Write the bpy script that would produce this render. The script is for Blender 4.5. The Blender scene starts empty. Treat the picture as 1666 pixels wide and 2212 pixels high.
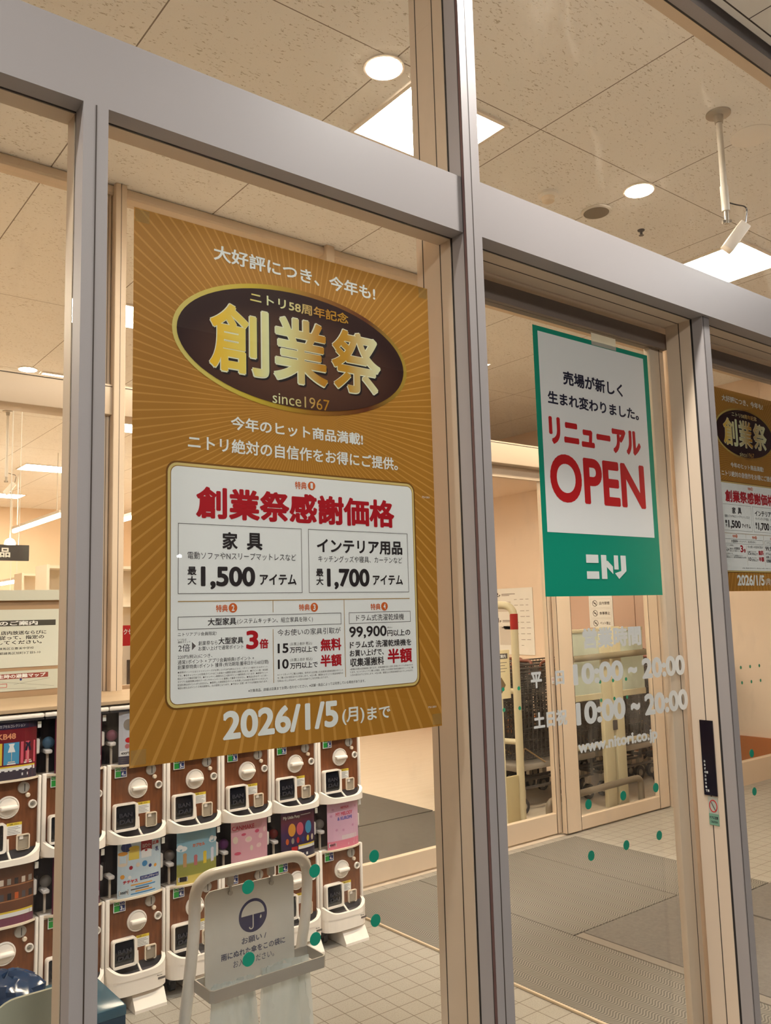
import bpy, bmesh, math, random
from mathutils import Vector, Matrix

random.seed(7)
S = bpy.context.scene
COL = S.collection
R = math.radians

# ------------------------------------------------------------------ camera, world, exposure
cam_d = bpy.data.cameras.new('camera')
cam_d.sensor_fit = 'HORIZONTAL'
cam_d.sensor_width = 36.0
cam_d.lens = 36.0 * 1827.9 / 1666.0
cam_d.clip_start = 0.05
cam = bpy.data.objects.new('camera', cam_d)
COL.objects.link(cam)
_yaw, _pit, _rol = R(-38.039), R(6.8303), R(-1.55495)
_f = Vector((-math.sin(_yaw) * math.cos(_pit), math.cos(_yaw) * math.cos(_pit), math.sin(_pit)))
_r = Vector((math.cos(_yaw), math.sin(_yaw), 0))
_u = _r.cross(_f)
_r2 = _r * math.cos(_rol) + _u * math.sin(_rol)
_u2 = -_r * math.sin(_rol) + _u * math.cos(_rol)
cam.matrix_world = Matrix(((_r2.x, _u2.x, -_f.x, -0.5723), (_r2.y, _u2.y, -_f.y, -1.4713), (_r2.z, _u2.z, -_f.z, 1.6), (0, 0, 0, 1)))
S.camera = cam
W = bpy.data.worlds.new('night')
S.world = W
W.use_nodes = True
W.node_tree.nodes['Background'].inputs[0].default_value = (0.10, 0.12, 0.20, 1)
W.node_tree.nodes['Background'].inputs[1].default_value = 0.10
S.view_settings.view_transform = 'Standard'
S.view_settings.look = 'None'
S.view_settings.gamma = 1
S.view_settings.use_curve_mapping = False
S.view_settings.exposure = 0.0
S.cycles.transparent_max_bounces = 40
S.cycles.max_bounces = 10
S.cycles.diffuse_bounces = 5
S.cycles.use_denoising = True
S.cycles.sample_clamp_indirect = 6.0
PANEL_E, DOWN_E, STORE_E, SOFFIT_E = 106.0, 106.0, 58.0, 900.0
WARM = (1.0, 0.85, 0.65)
COOL = (1.0, 0.97, 0.93)

# ------------------------------------------------------------------ materials
def lin(c):
    return tuple(((v / 255) / 12.92 if v / 255 <= 0.04045 else ((v / 255 + 0.055) / 1.055) ** 2.4) for v in c)

MATS = {}
def mat(name, rgb, rough=0.5, metal=0.0, spec=0.5, var=0.0, vscale=8.0, bump=0.0, bscale=200.0):
    if name in MATS: return MATS[name]
    m = bpy.data.materials.new(name); m.use_nodes = True
    nt = m.node_tree; b = nt.nodes['Principled BSDF']
    c = lin(rgb) + (1,)
    b.inputs['Base Color'].default_value = c
    b.inputs['Roughness'].default_value = rough
    b.inputs['Metallic'].default_value = metal
    b.inputs['Specular IOR Level'].default_value = spec
    tc = None
    if var or bump:
        tc = nt.nodes.new('ShaderNodeTexCoord')
    if var:
        n = nt.nodes.new('ShaderNodeTexNoise'); n.inputs['Scale'].default_value = vscale; n.inputs['Detail'].default_value = 4
        nt.links.new(tc.outputs['Object'], n.inputs['Vector'])
        mx = nt.nodes.new('ShaderNodeMix'); mx.data_type = 'RGBA'
        mx.inputs[6].default_value = tuple(min(1, v * (1 + var)) for v in c[:3]) + (1,)
        mx.inputs[7].default_value = tuple(v * (1 - var) for v in c[:3]) + (1,)
        nt.links.new(n.outputs['Fac'], mx.inputs[0]); nt.links.new(mx.outputs[2], b.inputs['Base Color'])
    if bump:
        n2 = nt.nodes.new('ShaderNodeTexNoise'); n2.inputs['Scale'].default_value = bscale
        nt.links.new(tc.outputs['Object'], n2.inputs['Vector'])
        bp = nt.nodes.new('ShaderNodeBump'); bp.inputs['Strength'].default_value = bump; bp.inputs['Distance'].default_value = 0.002
        nt.links.new(n2.outputs['Fac'], bp.inputs['Height']); nt.links.new(bp.outputs['Normal'], b.inputs['Normal'])
    MATS[name] = m
    return m

def emit(name, col, e):
    if name in MATS: return MATS[name]
    m = bpy.data.materials.new(name); m.use_nodes = True
    nt = m.node_tree; nt.nodes.clear()
    o = nt.nodes.new('ShaderNodeOutputMaterial'); em = nt.nodes.new('ShaderNodeEmission')
    em.inputs[0].default_value = col + (1,); em.inputs[1].default_value = e
    nt.links.new(em.outputs[0], o.inputs[0])
    MATS[name] = m
    return m

def glass(name, tint=(1, 1, 1), base=0.02, top=0.5, rough=0.0, dirt=0.0, ior=1.45):
    """window glass: clear with a fresnel reflection and a faint film of smears"""
    if name in MATS: return MATS[name]
    m = bpy.data.materials.new(name); m.use_nodes = True
    nt = m.node_tree; nt.nodes.clear()
    o = nt.nodes.new('ShaderNodeOutputMaterial')
    t = nt.nodes.new('ShaderNodeBsdfTransparent'); t.inputs[0].default_value = tint + (1,)
    g = nt.nodes.new('ShaderNodeBsdfGlossy'); g.inputs['Roughness'].default_value = rough
    lw = nt.nodes.new('ShaderNodeLayerWeight'); lw.inputs[0].default_value = 0.5
    f0 = ((ior - 1) / (ior + 1)) ** 2 * 0.5                    # half per face: a pane has two
    pw = nt.nodes.new('ShaderNodeMath'); pw.operation = 'POWER'; pw.inputs[1].default_value = 5.0
    nt.links.new(lw.outputs['Facing'], pw.inputs[0])
    fr = nt.nodes.new('ShaderNodeMath'); fr.operation = 'MULTIPLY_ADD'; fr.inputs[1].default_value = (1 - f0) * 0.6; fr.inputs[2].default_value = f0
    nt.links.new(pw.outputs[0], fr.inputs[0])
    mx = nt.nodes.new('ShaderNodeMixShader')
    nt.links.new(fr.outputs[0], mx.inputs[0]); nt.links.new(t.outputs[0], mx.inputs[1]); nt.links.new(g.outputs[0], mx.inputs[2])
    out = mx
    if dirt:
        tc = nt.nodes.new('ShaderNodeTexCoord')
        mp = nt.nodes.new('ShaderNodeMapping'); mp.inputs['Scale'].default_value = (3.0, 3.0, 1.6)
        n = nt.nodes.new('ShaderNodeTexNoise'); n.inputs['Scale'].default_value = 1.6; n.inputs['Detail'].default_value = 7; n.inputs['Roughness'].default_value = 0.65
        cr = nt.nodes.new('ShaderNodeMapRange'); cr.inputs[1].default_value = 0.56; cr.inputs[2].default_value = 0.85; cr.inputs[4].default_value = dirt
        df = nt.nodes.new('ShaderNodeBsdfTranslucent'); df.inputs[0].default_value = (0.8, 0.8, 0.78, 1)
        mx2 = nt.nodes.new('ShaderNodeMixShader')
        nt.links.new(tc.outputs['Object'], mp.inputs[0]); nt.links.new(mp.outputs[0], n.inputs['Vector']); nt.links.new(n.outputs['Fac'], cr.inputs[0])
        nt.links.new(cr.outputs[0], mx2.inputs[0]); nt.links.new(mx.outputs[0], mx2.inputs[1]); nt.links.new(df.outputs[0], mx2.inputs[2])
        out = mx2
    nt.links.new(out.outputs[0], o.inputs[0])
    MATS[name] = m
    return m

def film(name, rgb, alpha=0.5, rough=0.3, gloss=0.2):
    """thin translucent plastic"""
    if name in MATS: return MATS[name]
    m = bpy.data.materials.new(name); m.use_nodes = True
    nt = m.node_tree; nt.nodes.clear()
    o = nt.nodes.new('ShaderNodeOutputMaterial')
    t = nt.nodes.new('ShaderNodeBsdfTransparent')
    p = nt.nodes.new('ShaderNodeBsdfPrincipled'); p.inputs['Base Color'].default_value = lin(rgb) + (1,); p.inputs['Roughness'].default_value = rough
    tr = nt.nodes.new('ShaderNodeBsdfTranslucent'); tr.inputs[0].default_value = lin(rgb) + (1,)
    a = nt.nodes.new('ShaderNodeMixShader'); a.inputs[0].default_value = 0.4
    b = nt.nodes.new('ShaderNodeMixShader'); b.inputs[0].default_value = alpha
    nt.links.new(p.outputs[0], a.inputs[1]); nt.links.new(tr.outputs[0], a.inputs[2])
    nt.links.new(t.outputs[0], b.inputs[1]); nt.links.new(a.outputs[0], b.inputs[2])
    nt.links.new(b.outputs[0], o.inputs[0])
    MATS[name] = m
    return m

def nodes_mat(name, rough=0.6):
    m = bpy.data.materials.new(name); m.use_nodes = True
    nt = m.node_tree; b = nt.nodes['Principled BSDF']; b.inputs['Roughness'].default_value = rough
    tc = nt.nodes.new('ShaderNodeTexCoord')
    MATS[name] = m
    return m, nt, b, tc

def mth(nt, op, a, b=None, c=None):
    n = nt.nodes.new('ShaderNodeMath'); n.operation = op
    for i, v in enumerate((a, b, c)):
        if v is None: continue
        if isinstance(v, (int, float)): n.inputs[i].default_value = v
        else: nt.links.new(v, n.inputs[i])
    return n.outputs[0]

def mixc(nt, f, a, b):
    n = nt.nodes.new('ShaderNodeMix'); n.data_type = 'RGBA'
    for i, v in ((0, f), (6, a), (7, b)):
        if isinstance(v, (int, float)): n.inputs[i].default_value = v
        elif isinstance(v, tuple): n.inputs[i].default_value = v + (1,) if len(v) == 3 else v
        else: nt.links.new(v, n.inputs[i])
    return n.outputs[2]

def noise(nt, vec, scale, detail=3, rough=0.5, sc=None):
    if sc:
        mp = nt.nodes.new('ShaderNodeMapping'); mp.inputs['Scale'].default_value = sc
        nt.links.new(vec, mp.inputs[0]); vec = mp.outputs[0]
    n = nt.nodes.new('ShaderNodeTexNoise'); n.inputs['Scale'].default_value = scale; n.inputs['Detail'].default_value = detail
    n.inputs['Roughness'].default_value = rough
    nt.links.new(vec, n.inputs['Vector'])
    return n.outputs['Fac']

def sepxyz(nt, v):
    n = nt.nodes.new('ShaderNodeSeparateXYZ'); nt.links.new(v, n.inputs[0]); return n.outputs

def line_at(nt, coord, off, period, width):
    d = mth(nt, 'SUBTRACT', coord, off - 40 * period)
    d = mth(nt, 'DIVIDE', d, period)
    d = mth(nt, 'FRACT', d)
    return mth(nt, 'LESS_THAN', d, width / period)

# rock-wool ceiling boards
m_ceil, nt, b, tc = nodes_mat('rock_wool_board', 0.9)
x, y, z = sepxyz(nt, tc.outputs['Object'])
worm = noise(nt, tc.outputs['Object'], 78, 3, 0.6, (0.6, 1.5, 1))
patch = noise(nt, tc.outputs['Object'], 6, 2)
thr = mth(nt, 'ADD', mth(nt, 'MULTIPLY', patch, -0.12), 0.70)
worm = mth(nt, 'GREATER_THAN', worm, thr)
lx = line_at(nt, x, 0.605, 0.885, 0.006)
ly = line_at(nt, y, 1.02, 1.77, 0.005)
col = mixc(nt, mth(nt, 'MULTIPLY', worm, 0.75), lin((246, 244, 240)), lin((176, 164, 146)))
col = mixc(nt, mth(nt, 'MULTIPLY', mth(nt, 'MAXIMUM', lx, ly), 0.85), col, lin((110, 92, 74)))
nt.links.new(col, b.inputs['Base Color'])

# small floor tiles
def tile_mat(name, p, ox, oy, base, joint, speck):
    m, nt, b, tc = nodes_mat(name, 0.55)
    x, y, z = sepxyz(nt, tc.outputs['Object'])
    j = mth(nt, 'MAXIMUM', line_at(nt, x, ox, p, 0.004), line_at(nt, y, oy, p, 0.004))
    n = noise(nt, tc.outputs['Object'], 180, 2)
    c = mixc(nt, mth(nt, 'MULTIPLY', mth(nt, 'GREATER_THAN', n, 0.56), 0.5), lin(base), lin(speck))
    big = noise(nt, tc.outputs['Object'], 2.5, 2)
    c = mixc(nt, mth(nt, 'MULTIPLY', big, 0.35), c, lin(speck))
    c = mixc(nt, j, c, lin(joint))
    nt.links.new(c, b.inputs['Base Color'])
    return m
m_tile = tile_mat('floor_tile', 0.099, 1.79, 1.425, (160, 154, 144), (104, 92, 80), (134, 127, 117))

# ribbed entrance mat
m_mat, nt, b, tc = nodes_mat('ribbed_mat', 0.85)
x, y, z = sepxyz(nt, tc.outputs['Object'])
wob = mth(nt, 'MULTIPLY', mth(nt, 'SINE', mth(nt, 'MULTIPLY', x, 62.0)), 0.012)
st = mth(nt, 'SINE', mth(nt, 'MULTIPLY', mth(nt, 'ADD', y, wob), 2 * math.pi / 0.0135))
st = mth(nt, 'ADD', mth(nt, 'MULTIPLY', st, 0.5), 0.5)
c = mixc(nt, st, lin((80, 76, 70)), lin((138, 131, 120)))
big = noise(nt, tc.outputs['Object'], 1.8, 3)
c = mixc(nt, mth(nt, 'MULTIPLY', big, 0.4), c, lin((92, 88, 82)))
nt.links.new(c, b.inputs['Base Color'])

# pale wooden floor of the shop
m_wood, nt, b, tc = nodes_mat('pale_floorboards', 0.45)
n1 = noise(nt, tc.outputs['Object'], 3, 4, 0.6, (1, 9, 1))
x, y, z = sepxyz(nt, tc.outputs['Object'])
j = line_at(nt, y, 0, 0.15, 0.003)
c = mixc(nt, n1, lin((214, 202, 186)), lin((196, 180, 160)))
c = mixc(nt, mth(nt, 'MULTIPLY', j, 0.35), c, lin((150, 120, 92)))
nt.links.new(c, b.inputs['Base Color'])

# brown wood-grain facing of the capsule machines
m_grain, nt, b, tc = nodes_mat('brown_wood_grain', 0.35)
n1 = noise(nt, tc.outputs['Object'], 14, 5, 0.65, (6, 1, 0.7))
n2 = noise(nt, tc.outputs['Object'], 60, 3, 0.6, (5, 1, 0.4))
c = mixc(nt, n1, lin((78, 36, 20)), lin((156, 98, 58)))
c = mixc(nt, mth(nt, 'MULTIPLY', n2, 0.45), c, lin((58, 26, 16)))
nt.links.new(c, b.inputs['Base Color'])

# gold sunburst paper
def sunburst(name, cx, cz, n):
    m, nt, b, tc = nodes_mat(name, 0.42)
    x, y, z = sepxyz(nt, tc.outputs['Object'])
    a = mth(nt, 'ARCTAN2', mth(nt, 'SUBTRACT', z, cz), mth(nt, 'SUBTRACT', x, cx))
    fr = mth(nt, 'FRACT', mth(nt, 'ADD', mth(nt, 'MULTIPLY', a, n / (2 * math.pi)), 100.0))
    ray = mth(nt, 'LESS_THAN', fr, 0.20)
    c = mixc(nt, mth(nt, 'MULTIPLY', ray, 0.75), lin((170, 116, 36)), lin((200, 146, 68)))
    nt.links.new(c, b.inputs['Base Color'])
    return m
m_gold = sunburst('gold_sunburst_paper', 0.37, 0.69, 140)
def ramp_mat(name, stops, period, shift=0.0, rough=0.4, axis=0):
    m, nt, b, tc = nodes_mat(name, rough)
    x, y, z = sepxyz(nt, tc.outputs['Object'])
    v = (x, y, z)[axis]
    f = mth(nt, 'DIVIDE', mth(nt, 'SUBTRACT', v, shift), period)
    r = nt.nodes.new('ShaderNodeValToRGB')
    el = r.color_ramp.elements
    while len(el) < len(stops): el.new(0.5)
    for e, (p, c) in zip(el, stops): e.position = p; e.color = lin(c) + (1,)
    nt.links.new(f, r.inputs[0]); nt.links.new(r.outputs[0], b.inputs['Base Color'])
    return m
m_goldtext = ramp_mat('gold_foil_print', [(0, (232, 180, 20)), (0.22, (226, 206, 100)), (0.33, (222, 224, 176)), (0.42, (220, 214, 150)), (0.62, (186, 128, 30)), (0.78, (190, 140, 40)), (1.0, (226, 226, 180))], 0.43, 0.15)
m_goldring = ramp_mat('gold_edge_print', [(0, (214, 196, 110)), (0.3, (196, 170, 50)), (0.55, (150, 100, 30)), (0.8, (96, 44, 16)), (1.0, (170, 140, 50))], 0.58, 0.075)
m_oval, nt, b, tc = nodes_mat('dark_brown_print', 0.4)
x, y, z = sepxyz(nt, tc.outputs['Object'])
dx = mth(nt, 'DIVIDE', mth(nt, 'SUBTRACT', x, 0.37), 0.22); dz = mth(nt, 'DIVIDE', mth(nt, 'SUBTRACT', z, 0.775), 0.10)
d2 = mth(nt, 'ADD', mth(nt, 'MULTIPLY', dx, dx), mth(nt, 'MULTIPLY', dz, dz))
c = mixc(nt, mth(nt, 'MINIMUM', mth(nt, 'MULTIPLY', d2, 0.6), 1.0), lin((92, 58, 40)), lin((44, 16, 12)))
nt.links.new(c, b.inputs['Base Color'])
m_skycard = ramp_mat('sky_and_meadow_print', [(0, (226, 206, 110)), (0.14, (220, 200, 100)), (0.16, (150, 150, 66)), (0.36, (146, 148, 70)), (0.40, (150, 186, 196)), (1.0, (120, 170, 190))], 0.225, 0.317, 0.3, 2)
m_night = ramp_mat('purple_night_print', [(0, (60, 60, 70)), (0.12, (58, 52, 70)), (0.16, (40, 26, 56)), (0.5, (66, 34, 86)), (0.8, (110, 40, 60)), (1.0, (50, 32, 84))], 0.225, 0.317, 0.3, 2)

G = mat('grey_aluminium', (156, 149, 146), 0.45, 0.0, 0.4, var=0.05, vscale=3, bump=0.05, bscale=900)
CREAM = mat('cream_aluminium', (210, 190, 166), 0.42, 0.0, 0.4, var=0.03, vscale=2)
GROOVE = mat('dark_joint', (60, 48, 40), 0.7)
GASKET = mat('black_gasket', (30, 26, 24), 0.6)
MAROON = mat('maroon_sealant', (98, 70, 66), 0.6)
GLASS = glass('window_glass', (0.985, 0.99, 0.985), dirt=0.12)
GLASS_IN = glass('inner_glass', (0.985, 0.99, 0.985), dirt=0.06)
CLEAR = glass('clear_plastic', (0.97, 0.97, 0.98), ior=1.35, rough=0.05)
WHITE = mat('white_plastic', (240, 232, 222), 0.32, 0, 0.5)
IVORY = mat('ivory_plastic', (224, 208, 186), 0.4)
PAPER = mat('white_paper', (232, 232, 228), 0.5)
PRINTW = mat('white_print', (226, 228, 222), 0.45)
BLACKINK = mat('black_ink', (38, 30, 30), 0.5)
NAVYINK = mat('navy_ink', (26, 24, 48), 0.5)
RED = mat('red_ink', (172, 14, 26), 0.45)
RED2 = mat('bright_red_ink', (190, 24, 28), 0.45)
ORANGE = mat('orange_ink', (206, 96, 36), 0.45)
GREEN = mat('teal_green_print', (0, 140, 112), 0.45)
GREYINK = mat('grey_ink', (96, 88, 84), 0.6)
GOLDLINE = mat('gold_line', (168, 128, 56), 0.45)
DARK = mat('dark_plastic', (44, 42, 46), 0.25)
SMOKE = mat('smoke_black_plastic', (26, 26, 32), 0.12, 0, 0.6)
GREYP = mat('dark_grey_plastic', (84, 80, 82), 0.4)
SILVER = mat('silver_metal', (176, 170, 160), 0.3, 0.6)
STEELP = mat('pale_painted_steel', (222, 218, 210), 0.28, 0, 0.5)
CREAMP = mat('cream_painted_steel', (214, 204, 172), 0.35)
BLUE = mat('blue_print', (30, 50, 120), 0.4)
LGREEN = mat('green_print', (40, 150, 60), 0.4)
YELLOW = mat('yellow_print', (224, 196, 60), 0.4)
PEACH = mat('peach_wall_paint', (230, 210, 190), 0.7, var=0.03, vscale=2)
PINKW = mat('pink_beige_panel', (200, 170, 152), 0.6, var=0.03, vscale=2)

# ------------------------------------------------------------------ mesh builder
_txt = {}
def text_geo(body, bold):
    k = (body, bold)
    if k in _txt: return _txt[k]
    c = bpy.data.curves.new('t', 'FONT'); c.body = body; c.size = 1; c.resolution_u = 7 if len(body) <= 8 else 3
    o = bpy.data.objects.new('t', c); COL.objects.link(o)
    me = bpy.data.meshes.new_from_object(o)
    v = [(p.co.x, p.co.y) for p in me.vertices]; f = [tuple(p.vertices) for p in me.polygons]
    bpy.data.objects.remove(o); bpy.data.curves.remove(c); bpy.data.meshes.remove(me)
    lay = [0] * len(v)
    if bold >= 0.018:                                         # thicken the strokes along every outline edge
        cnt = {}
        for q in f:
            for i in range(len(q)):
                e = tuple(sorted((q[i], q[(i + 1) % len(q)]))); cnt[e] = cnt.get(e, 0) + 1
        w = bold; cell = max(3 * w, .08); grid = {}
        for (a, b_), n_ in cnt.items():
            if n_ != 1: continue
            (x0, y0), (x1, y1) = v[a], v[b_]; L = math.hypot(x1 - x0, y1 - y0)
            if L < 1e-6: continue
            dx, dy = (x1 - x0) / L, (y1 - y0) / L; ex, ey = dx * w * .5, dy * w * .5; nx, ny = -dy * w, dx * w
            bx = (min(x0, x1) - w * 1.2, max(x0, x1) + w * 1.2, min(y0, y1) - w * 1.2, max(y0, y1) + w * 1.2)
            keys = [(cx, cy) for cx in range(int(bx[0] // cell), int(bx[1] // cell) + 1) for cy in range(int(bx[2] // cell), int(bx[3] // cell) + 1)]
            used = set()
            for k_ in keys:
                for o_, l_ in grid.get(k_, ()):
                    if o_[0] < bx[1] and o_[1] > bx[0] and o_[2] < bx[3] and o_[3] > bx[2]: used.add(l_)
            l_ = 1
            while l_ in used: l_ += 1
            for k_ in keys: grid.setdefault(k_, []).append((bx, l_))
            o_ = len(v)
            v += [(x0 - ex + nx, y0 - ey + ny), (x0 - ex - nx, y0 - ey - ny), (x1 + ex - nx, y1 + ey - ny), (x1 + ex + nx, y1 + ey + ny)]
            lay += [l_] * 4
            f.append((o_, o_ + 1, o_ + 2, o_ + 3))
    xs = [a for a, _ in v] or [0, 1]; ys = [a for _, a in v] or [0, 1]
    v = [(p[0], p[1], l_) for p, l_ in zip(v, lay)]
    _txt[k] = (v, f, min(xs), max(xs), min(ys), max(ys))
    return _txt[k]

class MB:
    def __init__(s):
        s.v = []; s.f = []; s.m = []; s.mats = []; s.sm = []
    def mi(s, m):
        if m not in s.mats: s.mats.append(m)
        return s.mats.index(m)
    def add(s, vs, fs, m, smooth=False):
        o = len(s.v); k = s.mi(m)
        s.v += [tuple(p) for p in vs]
        for f in fs:
            s.f.append(tuple(i + o for i in f)); s.m.append(k); s.sm.append(smooth)
        return s
    def box(s, x0, x1, y0, y1, z0, z1, m, bev=0.0, seg=2):
        if bev:
            bm = bmesh.new()
            bmesh.ops.create_cube(bm, size=1)
            for p in bm.verts: p.co = ((p.co.x + .5) * (x1 - x0) + x0, (p.co.y + .5) * (y1 - y0) + y0, (p.co.z + .5) * (z1 - z0) + z0)
            bmesh.ops.bevel(bm, geom=bm.edges[:], offset=bev, segments=seg, profile=0.5, affect='EDGES')
            bm.verts.index_update()
            s.add([p.co for p in bm.verts], [[q.index for q in f.verts] for f in bm.faces], m, True)
            bm.free(); return s
        vs = [(x0, y0, z0), (x1, y0, z0), (x1, y1, z0), (x0, y1, z0), (x0, y0, z1), (x1, y0, z1), (x1, y1, z1), (x0, y1, z1)]
        return s.add(vs, [(0, 3, 2, 1), (4, 5, 6, 7), (0, 1, 5, 4), (1, 2, 6, 5), (2, 3, 7, 6), (3, 0, 4, 7)], m)
    def rect(s, x0, x1, z0, z1, y, m):
        return s.add([(x0, y, z0), (x1, y, z0), (x1, y, z1), (x0, y, z1)], [(0, 1, 2, 3)], m)
    def frame(s, x0, x1, z0, z1, t, y, m):
        s.rect(x0, x1, z0, z0 + t, y, m); s.rect(x0, x1, z1 - t, z1, y, m)
        s.rect(x0, x0 + t, z0 + t, z1 - t, y, m); return s.rect(x1 - t, x1, z0 + t, z1 - t, y, m)
    def hquad(s, x0, x1, y0, y1, z, m):
        return s.add([(x0, y0, z), (x1, y0, z), (x1, y1, z), (x0, y1, z)], [(0, 1, 2, 3)], m)
    def text(s, body, x0, x1, z0, z1, y, m, bold=0.0, ymap=None):
        v, f, a, b, c, d = text_geo(body, bold)
        sx = (x1 - x0) / max(b - a, 1e-6); sz = (z1 - z0) / max(d - c, 1e-6)
        vs = []
        for px, pz, l_ in v:
            X = x0 + (px - a) * sx; Z = z0 + (pz - c) * sz
            vs.append((X, (ymap(X) if ymap else 0) + y + l_ * 8e-6, Z))
        return s.add(vs, f, m)
    def prism(s, pts, y0, y1, m):
        """polygon (x,z) counter-clockwise seen from -y, extruded from y0 (front) to y1"""
        n = len(pts)
        vs = [(p[0], y0, p[1]) for p in pts] + [(p[0], y1, p[1]) for p in pts]
        fs = [tuple(range(n)), tuple(range(2 * n - 1, n - 1, -1))] + [(i, i + n, (i + 1) % n + n, (i + 1) % n) for i in range(n)]
        return s.add(vs, fs, m)
    def poly(s, pts, y, m):
        return s.add([(p[0], y, p[1]) for p in pts], [tuple(range(len(pts)))], m)
    def vprism(s, pts, z0, z1, m, smooth=False):
        n = len(pts)
        vs = [(p[0], p[1], z0) for p in pts] + [(p[0], p[1], z1) for p in pts]
        fs = [tuple(range(n - 1, -1, -1)), tuple(range(n, 2 * n))] + [(i, (i + 1) % n, (i + 1) % n + n, i + n) for i in range(n)]
        return s.add(vs, fs, m, smooth)
    def ring(s, outer, inner, y0, y1, m):
        n = len(outer)
        vs = [(p[0], y0, p[1]) for p in outer] + [(p[0], y0, p[1]) for p in inner] + [(p[0], y1, p[1]) for p in outer] + [(p[0], y1, p[1]) for p in inner]
        fs = []
        for i in range(n):
            j = (i + 1) % n
            fs += [(i, j, n + j, n + i), (i, 2 * n + i, 2 * n + j, j), (n + i, n + j, 3 * n + j, 3 * n + i), (2 * n + i, 3 * n + i, 3 * n + j, 2 * n + j)]
        return s.add(vs, fs, m)
    def lathe(s, c, prof, m, axis='y', n=32, smooth=True):
        """profile [(radius, offset)] around an axis through c"""
        vs = []; fs = []
        for r, h in prof:
            for i in range(n):
                a = 2 * math.pi * i / n; p, q = r * math.cos(a), r * math.sin(a)
                vs.append({'y': (c[0] + p, c[1] + h, c[2] + q), 'z': (c[0] + p, c[1] + q, c[2] + h), 'x': (c[0] + h, c[1] + p, c[2] + q)}[axis])
        for k in range(len(prof) - 1):
            for i in range(n):
                j = (i + 1) % n
                fs.append((k * n + i, k * n + j, (k + 1) * n + j, (k + 1) * n + i))
        fs.append(tuple(range(n))); fs.append(tuple(range((len(prof) - 1) * n, len(prof) * n)))
        return s.add(vs, fs, m, smooth)
    def disc(s, x, z, r, y, m, n=32, rz=None):
        rz = rz or r
        return s.poly([(x + r * math.cos(2 * math.pi * i / n), z + rz * math.sin(2 * math.pi * i / n)) for i in range(n)], y, m)
    def sphere(s, c, r, m, n=16, k=10, sz=1.0):
        pr = [(r * math.sin(math.pi * i / k) + 1e-5, -r * sz * math.cos(math.pi * i / k)) for i in range(k + 1)]
        return s.lathe(c, pr, m, 'z', n)
    def tube(s, pts, r, m, n=12, caps=True):
        pts = [Vector(p) for p in pts]; vs = []; fs = []
        t0 = (pts[1] - pts[0]).normalized()
        up = Vector((0, 0, 1)) if abs(t0.z) < 0.9 else Vector((1, 0, 0))
        nrm = t0.cross(up).normalized()
        for i, p in enumerate(pts):
            t = (pts[min(i + 1, len(pts) - 1)] - pts[max(i - 1, 0)]).normalized()
            nrm = (nrm - t * nrm.dot(t)).normalized(); bn = t.cross(nrm)
            rr = r[i] if isinstance(r, (list, tuple)) else r
            for k in range(n):
                a = 2 * math.pi * k / n
                vs.append(p + (nrm * math.cos(a) + bn * math.sin(a)) * rr)
        for i in range(len(pts) - 1):
            for k in range(n):
                j = (k + 1) % n
                fs.append((i * n + k, i * n + j, (i + 1) * n + j, (i + 1) * n + k))
        if caps: fs += [tuple(range(n - 1, -1, -1)), tuple(range((len(pts) - 1) * n, len(pts) * n))]
        return s.add(vs, fs, m, True)
    def mesh(s, name):
        me = bpy.data.meshes.new(name)
        me.from_pydata(s.v, [], s.f)
        for m in s.mats: me.materials.append(m)
        me.polygons.foreach_set('material_index', s.m)
        me.polygons.foreach_set('use_smooth', s.sm)
        me.update()
        if any(s.sm):
            try: me.set_sharp_from_angle(angle=R(40))
            except Exception: pass
        return me
    def build(s, name, parent=None, loc=(0, 0, 0), rz=0.0):
        o = bpy.data.objects.new(name, s.mesh(name)); COL.objects.link(o)
        o.location = loc; o.rotation_euler = (0, 0, rz)
        if parent: o.parent = parent
        return o

def fillet(pts, r, n=6):
    """round the corners of a 3D polyline"""
    P = [Vector(p) for p in pts]; out = [P[0]]
    for i in range(1, len(P) - 1):
        a, b, c = P[i - 1], P[i], P[i + 1]
        u = (a - b); w = (c - b); rr = min(r, u.length * .49, w.length * .49)
        p0 = b + u.normalized() * rr; p1 = b + w.normalized() * rr
        for k in range(n + 1):
            t = k / n
            out.append(p0 * (1 - t) ** 2 + b * 2 * t * (1 - t) + p1 * t * t)
    out.append(P[-1]); return out

def rrect(x0, x1, z0, z1, r, n=5):
    o = []
    for cx, cz, a in ((x1 - r, z0 + r, -90), (x1 - r, z1 - r, 0), (x0 + r, z1 - r, 90), (x0 + r, z0 + r, 180)):
        for k in range(n + 1):
            t = R(a + 90 * k / n); o.append((cx + r * math.cos(t), cz + r * math.sin(t)))
    return o

def thing(name, label, cat, loc=(0, 0, 0), rz=0.0, group=None):
    o = bpy.data.objects.new(name, None); COL.objects.link(o)
    o.empty_display_size = 0.1
    o.location = loc; o.rotation_euler = (0, 0, rz)
    return tag(o, label, cat, group)
def tag(o, label, cat, group=None):
    o['label'] = label; o['category'] = cat
    if group: o['group'] = group
    return o
def struct(o, label=None, cat=None):
    o['kind'] = 'structure'
    if label: o['label'] = label
    if cat: o['category'] = cat
    return o
def sthing(name, loc=(0, 0, 0)):
    o = bpy.data.objects.new(name, None); COL.objects.link(o); o.location = loc; o['kind'] = 'structure'; return o
def copy_tree(o, parent=None):
    c = o.copy(); COL.objects.link(c); c.parent = parent
    for ch in list(o.children): copy_tree(ch, c)
    return c

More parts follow.
